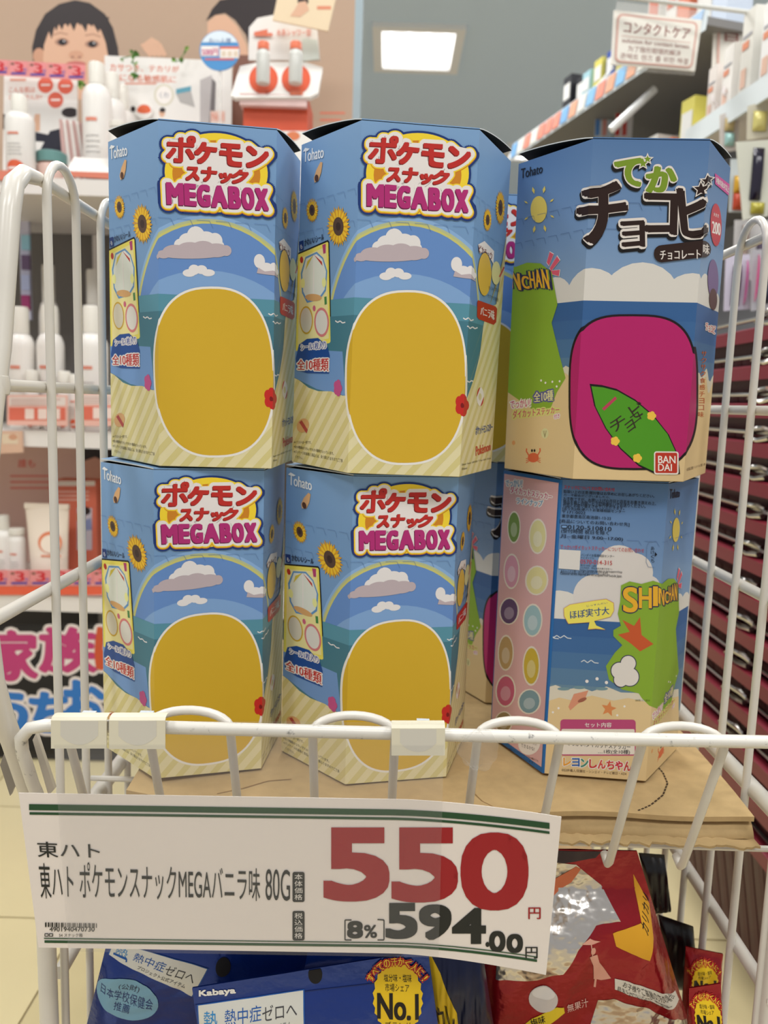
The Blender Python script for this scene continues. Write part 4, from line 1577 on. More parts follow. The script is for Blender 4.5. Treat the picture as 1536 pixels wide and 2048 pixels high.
# front blue bag
B1 = Bag([(382, 1984), (856, 1908), (905, 2270), (425, 2285)], .425, .02, .005, .0012, 5, .10)
B1.make('candy_bag', 'blue foil candy bag in front with a round hang hole and yellow seal', 'candy bag', blue_foil, 'blue foil candy bags in the lower tray')
p = Print(B1.frame())
p.ell(632, 1955, 14, 17, hole_m, 2)
p.heavy('Kabaya', [(396, 1987), (470, 1980), (472, 1995), (396, 2002)], .7, whi, 2)
p.line([(380, 2016), (850, 1955)], 1.5, ink(16, 36, 90), 1)
silver_label(p, [(392, 2014), (610, 1982), (612, 2046), (396, 2080)])
seal_badge(p, 796, 1990, 50, 62)
B1.put(p)
# left rear blue bag
B2 = Bag([(215, 1875), (620, 1885), (560, 2190), (150, 2140)], .462, .03, .006, .0016, 8, .10)
B2.make('candy_bag', 'blue foil candy bag at left lying behind, with pale blue oval sticker', 'candy bag', blue_foil, 'blue foil candy bags in the lower tray')
p = Print(B2.frame())
silver_label(p, [(222, 1893), (418, 1932), (388, 1978), (214, 1912)])
P = Print()
p.ell(256, 1985, 65, 38, ink(120, 168, 196), 2, 36, .22)
p.text('(公財)', [(243, 1954), (284, 1960), (280, 1974), (240, 1966)], ink(36, 48, 80), 3, 0)
p.text('日本学校保健会', [(204, 1960), (310, 1984), (308, 2006), (202, 1978)], ink(30, 50, 110), 3, .01)
p.text('推薦', [(232, 1990), (265, 1996), (262, 2012), (230, 2006)], ink(30, 50, 110), 3, .01)
p.ell(447, 1930, 15, 14, hole_m, 2)
p.ell(350, 2090, 90, 40, ink(60, 140, 170), 2)
p.ell(350, 2092, 86, 37, ink(210, 206, 190), 3)
B2.put(p)
# rear blue bag, only its badge in view
B3 = Bag([(470, 1840), (900, 1850), (880, 2090), (480, 2080)], .520, .02, .010, .0015, 12, .10)
B3.make('candy_bag', 'blue foil candy bag hidden behind the others under the price card', 'candy bag', blue_foil, 'blue foil candy bags in the lower tray')
p = Print(B3.frame())
seal_badge(p, 520, 1990, 55, 66)
B3.put(p)
# yellow sided dark bag
B4 = Bag([(852, 1890), (965, 1905), (1010, 2200), (885, 2190)], .448, .02, .010, .002, 15, .05)
B4.make('candy_bag', 'dark candy bag with yellow stripe wedged between blue and red bags', 'candy bag', mat((20, 28, 60), .3, .4, .5), 'other candy bags in the lower tray')
p = Print(B4.frame())
p.poly([(858, 1910), (880, 1940), (912, 2010), (930, 2200), (890, 2200), (872, 2030), (860, 1980)], yel_s, 2)
p.text('ウレ', [(868, 1995), (900, 1990), (912, 2046), (880, 2050)], BLACK, 3, .03)
B4.put(p)
# large red bag with a clear window
B5 = Bag([(985, 1722), (1285, 1728), (1412, 2150), (930, 2200)], .470, .02, .020, .0030, 21, .16)
B5.make('candy_bag', 'large red candy bag with crinkled silver window and white strip label', 'candy bag', red_foil, 'red foil candy bags in the lower tray', 72, 72)
p = Print(B5.frame())
p.poly([(1000, 1672), (1225, 1672), (1240, 1700), (1200, 1740), (1120, 1752), (1010, 1760)], mat((58, 50, 56), .18, .7, .5, .3, 60), 1)
p.poly([(1000, 1770), (1110, 1748), (1160, 1752), (1210, 1790), (1240, 1835), (1190, 1838), (1150, 1870), (1120, 1910), (1070, 1925), (990, 1930)], silver, 1)
p.poly([(1095, 1790), (1160, 1755), (1170, 1760), (1150, 1785), (1100, 1812)], ink(196, 106, 70), 2)
p.poly([(1190, 1970), (1220, 1965), (1290, 1985), (1350, 2020), (1385, 2060), (1390, 2100), (1100, 2100), (1130, 2040), (1170, 2030)], silver, 1)
p.poly([(1222, 1850), (1280, 1835), (1276, 1770), (1305, 1820), (1302, 1860), (1290, 1892), (1262, 1880), (1226, 1868)], ink(206, 150, 36), 2)
p.text('カリカリ', [(1278, 1838), (1294, 1800), (1306, 1812), (1290, 1852)], BLACK, 3, .02)
# parasol-and-dress silhouette
sil = ink(206, 150, 130)
p.poly([(1158, 1862), (1175, 1853), (1196, 1860)], sil, 2)
p.line([(1176, 1858), (1178, 1880)], 2, sil, 2)
p.ell(1180, 1872, 5, 6, sil, 2)
p.poly([(1172, 1880), (1188, 1880), (1192, 1895), (1215, 1926), (1196, 1932), (1182, 1930), (1180, 1900)], sil, 2)
p.line([(1186, 1930), (1184, 1946)], 4, sil, 2)
p.poly([(1222, 1926), (1250, 1930), (1320, 1955), (1352, 1982), (1362, 2006), (1340, 1996), (1300, 1972), (1222, 1946)], ink(206, 200, 186), 2)
p.text('お子様やご高齢の方の場合', [(1240, 1930), (1330, 1962), (1350, 1986), (1236, 1940)], BLACK, 3, 0)
p.text('詰まらせないようにご注意', [(1228, 1939), (1300, 1966), (1340, 1990), (1226, 1948)], BLACK, 3, 0)
p.poly([(1026, 2046), (1030, 2030), (1060, 2002), (1108, 1976), (1122, 1978), (1124, 1990), (1100, 2005), (1050, 2034), (1032, 2056)], ink(212, 186, 40), 2)
p.text('梅味', [(1056, 2004), (1084, 1992), (1086, 2006), (1060, 2020)], BLACK, 3, .02)
p.text('無果汁', [(1128, 1974), (1170, 1966), (1172, 1984), (1130, 1990)], ink(214, 180, 170), 3, 0)
p.ell(1082, 1962, 28, 26, ink(196, 190, 186), 2)
p.ell(1082, 1950, 22, 12, ink(214, 210, 206), 3)
B5.put(p)
# darker red bag left of it
B6 = Bag([(888, 1880), (1100, 1900), (1082, 2075), (905, 2070)], .525, .02, .010, .0025, 31, .06)
B6.make('candy_bag', 'dark red candy bag with pale bean outlines left of the silver windowed bag', 'candy bag', mat((84, 16, 24), .3, .35, .5), 'red foil candy bags in the lower tray')
p = Print(B6.frame())
for cx, cy, rot in ((962, 1970, .3), (1034, 1975, .35)):
    for k in range(14):
        t = 2 * PI * k / 14
        x0, y0 = cx + 20 * math.cos(t), cy + 44 * math.sin(t)
        t2 = 2 * PI * (k + 1) / 14
        x1, y1 = cx + 20 * math.cos(t2), cy + 44 * math.sin(t2)
        p.line([(x0 - (y0 - cy) * rot, y0), (x1 - (y1 - cy) * rot, y1)], 3, ink(170, 110, 106), 2)
p.poly([(968, 2016), (990, 1998), (996, 2010), (976, 2030)], ink(170, 140, 40), 2)
B6.put(p)
# small red bags with gold badges by the right wires
for q, Y, lab, sd in (([(1375, 1900), (1450, 1915), (1436, 2058), (1366, 2055)], .532, 'small red bag with a gold badge, the rear one by the right wires', 41), ([(1382, 1985), (1446, 1975), (1456, 2260), (1372, 2260)], .455, 'small red bag with a gold badge, the front one at the lower right', 43)):
    bg = Bag(q, Y, .01, .006, .0012, sd, .05)
    bg.make('candy_bag', lab, 'candy bag', red_foil, 'red foil candy bags in the lower tray', 28, 28)
    p = Print(bg.frame())
    cx, cy = sum(a for a, b in q) / 4, (q[0][1] + q[1][1]) / 2 + 48
    seal_badge(p, cx, cy + 2, 27, 34)
    bg.put(p)
# black bags behind
for q, Y, lab, sd in (([(1280, 1712), (1332, 1716), (1345, 1830), (1310, 1835)], .56, 'glossy black bag standing behind the large red bag, upper one', 51), ([(1320, 1836), (1390, 1860), (1400, 1990), (1340, 1985)], .56, 'glossy black bag behind the large red bag, lower one', 52)):
    bg = Bag(q, Y, .01, .006, .0012, sd, .05)
    bg.make('candy_bag', lab, 'candy bag', mat((16, 16, 20), .3, 0, .5), 'other candy bags in the lower tray', 20, 20)

# ================================================================== COSMETICS GONDOLA (left, behind)
GY = 1.50
z_of = lambda x, y, Y: aty(x, y, Y).z
S1, S2, S3 = z_of(100, 356, GY), z_of(100, 862, GY), z_of(100, 1192, GY)
SB = (S1, S2, S3)
gw = mat((214, 208, 202), .45, 0, .35)
gdark = mat((112, 108, 104), .7)
gon = thing('store_shelf', 'white store shelving with cosmetics behind the rack at left', 'shelf', (-.6, 1.7, 0))
GX0, GX1 = -1.35, -.055
MB().box((GX0, 1.86, 0), (GX1, 1.88, S1 + .02), gdark).build('back_panel', gon)
for k, s_ in enumerate(SB):
    t = .030 if k else .028
    MB().box((GX0, GY, s_ - t), (GX1, 1.858, s_), gw).build('shelf_board', gon)
MB().box((GX0, 1.52, 0), (GX1, 1.856, z_of(60, 1525, 1.52) - .0 + .05 if False else .10), mat((60, 56, 54), .6)).build('base', gon)
for x in (GX1 - .014, -.66):
    MB().box((x, 1.842, .1), (x + .012, 1.858, S1 - .03), gw).build('upright', gon)
S1, S2, S3 = S1 + .0006, S2 + .0006, S3 + .0006
# poster board above
tan = mat((174, 149, 128), .6, 0, .2)
po = thing('poster_board', 'tan advertising board with a baby portrait behind the top shelf', 'poster', (-.6, 1.80, S1))
PY = 1.80
a, b = aty(718, 300, PY), aty(703, 300, PY)
MB().box((GX0, PY, S1), (b.x, PY + .015, CZ + .95), tan).build('board', po)
MB().box((b.x, PY, S1), (a.x, PY + .015, CZ + .95), mat((150, 166, 172), .5)).build('edge_strip', po)
p = Print()
hair, skin, skin2 = ink(46, 38, 38), ink(206, 164, 136), ink(190, 142, 114)
p.poly([(66, 122), (64, 95), (72, 60), (90, 28), (118, 8), (150, 0), (180, 6), (210, 28), (226, 56), (236, 95), (238, 116), (222, 112), (120, 130), (80, 125)], hair, 1)
p.ell(78, 112, 12, 16, skin2, 2)
p.poly([(86, 122), (88, 90), (98, 62), (112, 50), (150, 46), (190, 50), (208, 66), (216, 92), (216, 125), (205, 160), (175, 190), (140, 195), (108, 170), (92, 145)], skin, 2)
for x0, x1, yb in ((92, 108, 78), (104, 116, 62), (114, 128, 60), (126, 140, 54), (138, 152, 62), (150, 158, 52), (158, 172, 64), (170, 184, 54), (182, 198, 66), (196, 212, 84)):
    p.poly([(x0 - 4, 34), (x1 + 6, 34), ((x0 + x1) / 2 + (3 if x0 < 150 else 7), yb)], hair, 3)
p.poly([(200, 36), (216, 56), (226, 112), (216, 110), (210, 78)], hair, 3)
for ex, ey in ((124, 84), (184, 88)):
    p.ell(ex, ey, 15, 8, ink(182, 138, 114), 3)
    p.ell(ex, ey, 12, 5.5, ink(150, 116, 100), 4)
    p.ell(ex + 1, ey, 8.5, 6.5, ink(30, 24, 26), 5)
    p.ell(ex + 4, ey - 2, 2, 1.6, ink(210, 206, 204), 6)
p.line([(106, 70), (120, 65), (136, 69)], 2.4, ink(168, 126, 104), 3)
p.line([(170, 71), (186, 68), (202, 74)], 2.4, ink(168, 126, 104), 3)
p.ell(152, 110, 15, 9, ink(196, 148, 120), 3)
for x in (145, 159):
    p.ell(x, 114, 3, 2, ink(146, 98, 82), 4)
p.ell(152, 128, 20, 6, ink(186, 104, 96), 3)
p.ell(150, 160, 66, 40, skin, 1)
# waving hand
for k in range(4):
    p.line([(330 - k * 9, 112), (318 - k * 10, 88 + k * 2), (300 - k * 5, 78 + k * 3)], 9, skin, 2)
# second figure: dark hair and an arm
p.poly([(412, 42), (424, 18), (440, 0), (560, -20), (560, 90), (498, 92), (492, 70), (470, 40), (450, 26), (430, 30)], hair, 2)
p.poly([(415, 45), (432, 30), (452, 30), (474, 52), (492, 88), (500, 130), (480, 160), (450, 100), (415, 70)], skin, 1)
p.poly([(470, 110), (500, 110), (540, 160), (540, 300), (462, 300), (462, 180)], ink(122, 84, 70), 1)
for k, y in enumerate((226, 240, 254)):
    p.line([(640, y), (690 - 8 * k, y)], 4, ink(206, 116, 92), 1)
p.text('DRUG&BEAUTY', [(620, -6), (700, -4), (700, 2), (620, 0)], ink(206, 116, 92), 1, .01)
p.it.pop()
p.build('print', po, plane_map(PY), (), (), (-200, 702, -60, 330), 2e-4)

cream = mat((222, 218, 212), .3, 0, .45)
creamcap = mat((216, 212, 202), .35, 0, .4)
orange = ink(206, 92, 60)
pink_o = mat((206, 122, 100), .5)


def lotion(xc, yt, wpx, Y, zb, label, capf=.2, capw=.55, band=True, body=cream, cap=creamcap, group='white lotion bottles on the store shelves', lab=orange, name='lotion_bottle'):
    top = aty(xc, yt, Y)
    h = top.z - zb
    r = wpx / 2 / FPX * Y
    o = thing(name, label, 'bottle', (top.x, Y, zb), group)
    hb = h * (1 - capf)
    MB().lathe((top.x, Y, zb), [(r * .92, 0), (r, .004), (r, hb * .86), (r * .97, hb * .91), (r * .8, hb * .97), (r * capw * .95, hb)], body, 18).build('body', o)
    MB().lathe((top.x, Y, zb + hb), [(r * capw, .0005), (r * capw, h * capf * .9), (r * capw * .9, h * capf)], cap, 16).build('cap', o)
    if band:
        cyl = lambda u, v, l: Vector((top.x + (r + .0004 + l) * math.sin(u), Y - (r + .0004 + l) * math.cos(u), zb + v * hb))
        q = Print()
        q.ell(0, .16, .62, .10, lab, 1, 20)
        q.rect(-.5, .12, .5, .155, ink(222, 218, 212), 2)
        for k in range(4):
            q.rect(-.55, .34 + k * .05, .5 - .1 * (k % 2), .352 + k * .05, ink(176, 172, 168), 1)
        q.text('lotion', [(-.5, .70), (.4, .70), (.4, .62), (-.5, .62)], ink(206, 130, 110), 1, .01)
        q.it.pop()
        q.rect(-.5, .63, .3, .665, ink(206, 130, 110), 1)
        q.build('label_print', o, cyl, [-.45, -.3, -.15, 0, .15, .3, .45], (), None, 1e-4)
    return o


# top shelf
lotion(38, 192, 54, 1.53, S1, 'white lotion bottle at the left end of the top shelf')
lotion(193, 127, 54, 1.592, S1, 'tallest white lotion bottle standing before the display board', .17)
lotion(224, 148, 50, 1.655, S1, 'white lotion bottle second in the row behind the tallest bottle', .2)
lotion(243, 172, 46, 1.71, S1, 'white lotion bottle last in the row behind the tallest bottle', .2)
lotion(236, 244, 34, 1.50 + .02, S1 + .012, 'short white tub with orange disc beside the blue box top', .12, .9)
t_ = lotion(103, 306, 56, 1.56, S1, 'pale pink jar with teal lid on the top shelf', .35, 1.0, False, mat((206, 176, 164), .35), mat((96, 136, 132), .4), 'small jars on the top shelf', name='cream_jar')


def board(name, label, cat, px, Y, m, tilt=0, th=.004, zb=None, group=None):
    """flat upright card given by frame pixels at depth Y"""
    P = [aty(x, y, Y) for x, y in px]
    if zb is not None:
        for q in P[2:]:
            q.z = zb
    o = thing(name, label, cat, tuple((P[2] + P[3]) / 2), group)
    MB().plate([q for q in P], (0, -1, 0), th, m).build('panel', o)
    return o


wb = mat((220, 216, 210), .5)
c_o = board('display_card', 'white card with three orange discs standing on the top shelf', 'card', [(8, 150), (154, 158), (154, 352), (4, 348)], 1.64, wb, zb=S1)
p = Print()
for x, y in ((91, 170), (131, 172), (111, 200)):
    p.ell(x, y, 15.5, 16, ink(206, 98, 78), 1)
    p.rect(x - 9, y - 2, x + 9, y + 1.5, WHITE, 2)
p.text('こんな肌は', (18, 174, 70, 185), ink(206, 120, 96), 1, .02)
p.text('ありませんか?', (18, 189, 84, 199), ink(206, 120, 96), 1, .02)
p.text('Avene', (20, 156, 56, 164), ink(206, 150, 130), 1, .0)
p.it.pop()
p.rect(20, 157, 52, 162, ink(206, 150, 130), 1)
p.ell(140, 225, 17, 10, hair, 1)
p.poly([(100, 262), (125, 256), (128, 310), (90, 322), (80, 300)], ink(36, 36, 48), 1)
p.poly([(62, 262), (100, 270), (96, 284), (60, 282)], ink(36, 36, 48), 1)
p.poly([(66, 250), (70, 228), (80, 228), (80, 262), (64, 264)], skin, 1)
p.ell(5, 243, 9, 16, hair, 1)
p.build('print', c_o, plane_map(1.64), (), (), (6, 153, 150, 345), 2e-4)


def tag_strip(x0, x1, y0, y1, Y, n, slope, label):
    st = thing('price_tag_strip', label, 'price tags', tuple(aty((x0 + x1) / 2, y1, Y)), 'strips of pink price tags')
    w = (x1 - x0) / n
    for k in range(n):
        xa, xb = x0 + k * w, x0 + (k + 1) * w - 1.2
        ya = y0 + slope * (xa - x0)
        yb = y0 + slope * (xb - x0)
        h = y1 - y0
        t = MB().plate([aty(xa, ya, Y), aty(xb, yb, Y), aty(xb, yb + h, Y), aty(xa, ya + h, Y)], (0, -1, 0), .001, mat((212, 132, 132), .5)).build('tag', st)
        q = Print()
        q.text('3', [(xa + w * .30, ya + h * .10), (xa + w * .72, yb + h * .12), (xa + w * .72, yb + h * .72), (xa + w * .30, ya + h * .70)], ink(190, 34, 44), 2, .05)
        q.rect(xa + w * .1, ya + h * .78, xb - w * .1, ya + h * .92, ink(60, 60, 140), 1)
        q.rect(xa + w * .08, ya + h * .15, xa + w * .26, ya + h * .3, ink(120, 84, 70), 1)
        q.text('個', (xa + w * .74, ya + h * .5, xa + w * .9, ya + h * .72), ink(110, 100, 170), 2, 0)
        q.build('print', t, plane_map(Y), (), (), None, 2e-4)
    return st


tag_strip(-20, 172, 118, 149, 1.60, 5, .062, 'strip of pink price tags above the card with orange discs')
# leaflets fanned on the shelf
for k in range(7):
    x0 = 118 + k * 6.5
    a, b = aty(x0, 238 + k * .8, 1.565 + .006 * k), aty(x0 + 14 + k * 1.2, 325, 1.565 + .006 * k)
    m_ = mat((216, 208, 204), .5)
    lf = MB().plate([(a.x, a.y, a.z), (a.x + .0045, a.y, a.z), (b.x + .005, b.y, S1 + .001), (b.x - .004, b.y, S1 + .001)], (0, -1, 0), .004, mat((226, 222, 216), .5) if k % 2 else mat((186, 150, 144), .5)).build('leaflet')
    own_origin(lf, (b.x, b.y, S1))
    tag(lf, '%s upright leaflet, %s from the left in the fan beside the tall white bottle' % ('white' if k % 2 else 'brownish', ('first', 'second', 'third', 'fourth', 'fifth', 'sixth', 'seventh')[k]), 'leaflet', 'leaflets fanned on the top shelf')
# sloping white and orange price tray
tr = thing('price_stand', 'low white and orange price stand at the front of the top shelf', 'price stand', tuple(aty(175, 358, 1.5)))
a, b, c, d = aty(148, 314, 1.55), aty(222, 318, 1.55), aty(222, 345, 1.50), aty(132, 342, 1.50)
MB().plate([a, b, c, d], (0, -.8, .6), .003, wb).build('card', tr)
MB().plate([d, c, aty(222, 358, 1.50), aty(132, 352, 1.50)], (0, -1, 0), .003, pink_o).build('lip', tr)
a, b = aty(170, 350, 1.505), aty(222, 352, 1.505)
MB().box((a.x, 1.506, S1 - .0), (b.x, 1.540, b.z), mat((206, 200, 196), .6)).build('foot', tr)
# small orange strip at left of shelf front
st = board('shelf_card', 'orange and white card strip at the left front edge of the top shelf', 'card', [(-20, 340), (66, 342), (66, 360), (-20, 360)], 1.497, pink_o)
# display board with lettering
d_o = board('display_board', 'white display board with orange lettering behind the tall bottles', 'sign', [(209, 111), (464, 122), (462, 300), (209, 300)], 1.74, wb, zb=S1)
p = Print()
ot = ink(206, 112, 84)
p.text('カサつき、テカリが', [(220, 126), (358, 132), (358, 144), (220, 142)], ot, 1, .03)
p.text('気になる敏感肌に', [(222, 146), (352, 152), (352, 166), (222, 162)], ot, 1, .03)
p.rect(250, 165, 312, 169, ink(212, 150, 130), 1)
p.ell(328, 190, 20, 22, ink(206, 200, 180), 1)
p.ell(328, 190, 16, 18, WHITE, 2)
p.text('くわ', (319, 184, 337, 196), ink(110, 120, 140), 3, 0)
p.poly([(352, 178), (382, 172), (382, 182), (352, 188)], ink(90, 150, 168), 2)
p.poly([(352, 188), (382, 182), (390, 215), (360, 205)], ink(170, 166, 162), 1)
p.poly([(400, 160), (424, 150), (422, 250), (400, 252)], ink(176, 170, 168), 1)
p.poly([(424, 156), (432, 165), (430, 225), (418, 250)], ink(110, 104, 104), 1)
p.rect(421, 222, 450, 244, ink(222, 190, 176), 2)
p.text('No.1', (424, 226, 447, 240), ot, 3, .01)
p.ell(266, 218, 5, 6, hair, 2)
p.ell(324, 225, 6, 9, skin, 2)
p.ell(325, 220, 6, 5, hair, 3)
p.build('print', d_o, plane_map(1.74), (), (), None, 2e-4)
# floating orange disc emblem mounted on the board
em = thing('emblem', 'small white round badge with an orange cap shape on the display board', 'sign', tuple(aty(288, 236, 1.735)))
q = Print()
MB().plate([aty(288 + 17 * math.cos(2 * PI * k / 24), 222 + 17 * math.sin(2 * PI * k / 24), 1.735) for k in range(24)], (0, -1, 0), .004, wb).build('disc', em)
q.ell(288, 222, 14, 13, ink(206, 96, 60), 1, 20, 0, 180, 360)
q.ell(288, 222, 14, 5, ink(206, 96, 60), 1)
q.build('print', em, plane_map(1.735), (), (), None, 2e-4)
# green sprigs
leaf_m, leaf_m2 = mat((120, 160, 70), .5), mat((84, 128, 60), .5)


def sprig(px, lab, seed):
    r = random.Random(seed)
    base = aty(*px[-1], 1.71)
    o = thing('artificial_sprig', lab, 'sprig', tuple(base), 'green sprigs on the display board')
    MB().tube([aty(x, y, 1.71) for x, y in px], .0010, leaf_m2, 6).build('stem', o)
    for k in range(8):
        i = r.randint(0, len(px) - 2)
        t = r.random()
        x = px[i][0] * (1 - t) + px[i + 1][0] * t
        y = px[i][1] * (1 - t) + px[i + 1][1] * t
        c = aty(x, y, 1.709)
        an = r.uniform(0, 2 * PI)
        L = r.uniform(.008, .013)
        dx = Vector((math.cos(an), 0, math.sin(an))) * L
        nx = Vector((-math.sin(an), r.uniform(-.5, .5), math.cos(an))) * L * .35
        up = Vector((0, -.003, 0))
        MB().add([c, c + dx * .5 + nx + up, c + dx, c + dx * .5 - nx + up, c + dx * .5 + Vector((0, .001, 0))], [(0, 1, 4), (1, 2, 4), (2, 3, 4), (3, 0, 4)], r.choice((leaf_m, leaf_m2))).build('leaf', o)


sprig([(262, 100), (272, 106), (262, 112), (240, 118)], 'green leafy sprig at the top left of the white display board', 1)
sprig([(268, 128), (272, 138), (270, 150)], 'green leafy sprig hanging over the lettering of the display board', 2)
sprig([(372, 94), (368, 108), (360, 118), (352, 124)], 'green leafy sprig at the top right of the white display board', 3)
sprig([(168, 160), (165, 168), (158, 172)], 'green leafy sprig beside the cap of the tallest bottle', 4)
# round blue sign on a clear stick
bs = thing('round_sign', 'round blue and white price sign on a stick before the board', 'sign', tuple(aty(440, 356, 1.62)))
bl = ink(74, 136, 190)
MB().plate([aty(439 + 40 * math.cos(2 * PI * k / 36), 101 + 40 * math.sin(2 * PI * k / 36), 1.62) for k in range(36)], (0, -1, 0), .003, bl).build('disc', bs)
a = aty(440, 140, 1.623)
MB().box((a.x - .003, 1.6235, S1), (a.x + .003, 1.6255, a.z), clear_mat(.3)).build('stick', bs)
p = Print()
p.ell(439, 101, 39, 39, ink(206, 218, 226), 1, 20, 0, 205, 335)
p.rect(402, 92, 438, 112, WHITE, 2)
p.text('500円', (404, 97, 436, 111), ink(176, 50, 110), 3, .04)
p.rect(440, 93, 478, 98, ink(206, 104, 70), 2)
p.rect(440, 98, 478, 116, WHITE, 2)
for k in range(3):
    p.rect(443 + k * 12, 102, 452 + k * 12, 113, ink(206, 190, 170), 3)
p.rect(410, 117, 468, 120, ink(206, 90, 80), 2)
p.text('お一人様', (418, 76, 462, 86), ink(60, 84, 140), 2, .0)
p.build('print', bs, plane_map(1.62), (), (), None, 2e-4)
# orange tester stand
ts = thing('tester_stand', 'orange and white tester stand with two round wells', 'display stand', tuple(aty(560, 356, 1.62)))
om = mat((190, 78, 50), .5)
MB().plate([aty(497, 120, 1.66), aty(498, 55, 1.66), aty(515, 36, 1.66), aty(560, 27, 1.66), aty(600, 32, 1.66), aty(634, 56, 1.66), aty(640, 120, 1.66)], (0, -1, 0), .006, wb).build('header', ts)
a, b = aty(497, 300, 1.66), aty(622, 215, 1.66)
MB().box((a.x, 1.60, S1), (b.x, 1.70, b.z), om).build('body', ts)
a, b = aty(482, 215, 1.60), aty(615, 196, 1.60)
MB().box((a.x, 1.585, a.z), (b.x, 1.70, b.z), mat((206, 176, 170), .5)).build('ledge', ts)
# white tray with two wells
TRq = [(462, 190), (480, 132), (520, 124), (610, 124), (645, 135), (636, 186), (620, 194), (470, 195)]
tp = [aty(x, y, 1.655 - (y - 124) / 71 * .075) for x, y in TRq]
MB().plate(tp, (0, -.9, .5), .008, wb).build('tray', ts)
p = Print()
for xc in (527, 592):
    p.ell(xc, 158, 29, 30, ink(196, 84, 56), 1, 26)
p.text('保湿', (518, 62, 536, 70), ot, 1, .0)
p.it.pop()
p.poly([(508, 64), (535, 58), (535, 66), (545, 66), (545, 72), (508, 72)], ot, 4)
p.text('水系シャワー型', (553, 58, 622, 72), ot, 4, .02)
p.rect(580, 181, 606, 190, ot, 1)
p.build('print', ts, lambda x, y, l: aty(x, y, (1.655 - (y - 124) / 71 * .075 if y > 100 else 1.66) - .002 - l), (), [100], None, 4e-4)
for xc, lab in ((527, 'small clear bottle with orange cap in the left well of the stand'), (592, 'small clear bottle with orange cap in the right well of the stand')):
    zb = aty(xc, 178, 1.60).z
    lotion(xc, 85, 26, 1.575, zb, lab, .2, .85, False, mat((196, 196, 190), .2, 0, .5), mat((206, 104, 70), .4), 'tester bottles in the stand', name='tester_bottle')
gd = board('round_card', 'white rounded badge card at the right of the tester stand header', 'card', [(604, 76), (634, 80), (638, 118), (606, 122)], 1.652, mat((206, 214, 206), .5))
# tilted tan card
tc = board('leaflet_card', 'tilted tan card with a face clipped on top of the tester stand', 'card', [(560, -30), (674, -14), (656, 62), (545, 40)], 1.60, mat((216, 196, 164), .5))
p = Print()
p.ell(606, 2, 11, 10, hair, 1)
p.poly([(598, 4), (612, 2), (618, 20), (600, 34), (580, 32), (590, 18)], skin, 2)
p.rect(634, 12, 662, 19, ink(206, 130, 100), 1)
p.rect(640, 38, 654, 48, ink(130, 140, 150), 1)
p.it.pop()
p.build('print', tc, plane_map(1.60), (), (), None, 2e-4)
cl = board('white_carton', 'small white cartons with orange discs in front of the orange stand', 'box', [(508, 262), (628, 262), (628, 300), (508, 300)], 1.52, wb, 0, .05, S1)
p = Print()
for x in (516, 586):
    p.ell(x, 272, 14, 9, ink(206, 120, 80), 1)
p.build('print', cl, plane_map(1.52), (), (), (509, 627, 262, 300), 2e-4)

# second shelf
for xc, yt, w, Y, lab in ((40, 614, 52, 1.56, 'white lotion bottle at the far left of the second shelf'), (99, 612, 52, 1.56, 'white lotion bottle second from left on the second shelf'), (184, 612, 58, 1.56, 'widest white lotion bottle at the right of the second shelf'), (96, 530, 38, 1.72, 'tall white bottle at the back left of the second shelf'), (186, 540, 42, 1.72, 'tall white bottle at the back right of the second shelf'), (248, 615, 52, 1.58, 'white lotion bottle partly behind the left box on second shelf')):
    lotion(xc, yt, w, Y, S2, lab, .22, .62)
for xc, yt, lab in ((63, 740, 'short white tub with orange print between the left bottles'), (128, 742, 'short white tub with orange print left of the widest bottle'), (150, 748, 'short white tub tucked against the widest bottle')):
    lotion(xc, yt, 26, 1.53, S2, lab, .2, .9)
for q, lab in (([(14, 790), (135, 790), (135, 852), (14, 850)], 'pale card with orange table on the second shelf edge'), ([(150, 786), (250, 784), (250, 852), (150, 852)], 'orange topped card beside it on the second shelf edge')):
    c_ = board('shelf_card', lab, 'card', q, 1.494, mat((218, 170, 156), .5), 0, .002)
    p = Print()
    x0, y0 = q[0]
    x1, y1 = q[2]
    p.rect(x0 + 4, y0 + 4, x1 - 4, y0 + (y1 - y0) * .34, ink(214, 200, 192), 1)
    p.rect(x0 + 4, y0 + (y1 - y0) * .40, x1 - 4, y0 + (y1 - y0) * .82, ink(206, 104, 84), 1)
    for k in range(3):
        p.rect(x0 + 36 + k * 26, y0 + (y1 - y0) * .44, x0 + 54 + k * 26, y0 + (y1 - y0) * .78, ink(222, 200, 190), 2)
    for k in range(3):
        p.rect(x0 + 8, y0 + 8 + k * 5, x1 - 14 - 8 * k, y0 + 10 + k * 5, ink(190, 150, 140), 2)
    p.build('print', c_, plane_map(1.494), (), (), None, 2e-4)
so = board('hanging_strip', 'orange vertical banner strip at the far left edge', 'sign', [(-30, 404), (19, 406), (10, 760), (-40, 760)], 1.42, mat((206, 92, 60), .5))
p = Print()
for k, ch in enumerate('れしい'):
    p.text(ch, (-12, 425 + k * 32, 12, 450 + k * 32), ink(222, 180, 160), 1, .02)
p.build('print', so, plane_map(1.42), (), (), None, 2e-4)
sv = thing('blister_pack', 'shiny silver violet pack hanging behind the left rack post', 'pack', tuple(aty(50, 760, 1.74)), 'hanging packs')
a, b = aty(40, 440, 1.74), aty(64, 640, 1.74)
MB().box((a.x, 1.735, b.z), (b.x, 1.745, a.z), mat((206, 206, 226), .2, .3, .5)).build('card', sv)
for k, m_ in enumerate(((150, 200, 220), (110, 90, 120), (190, 200, 236), (160, 60, 110))):
    a, b = aty(43, 470 + k * 40, 1.73), aty(60, 500 + k * 40, 1.73)
    MB().box((a.x, 1.728, b.z), (b.x, 1.7345, a.z), mat(m_, .2, .2, .5)).build('blister', sv)

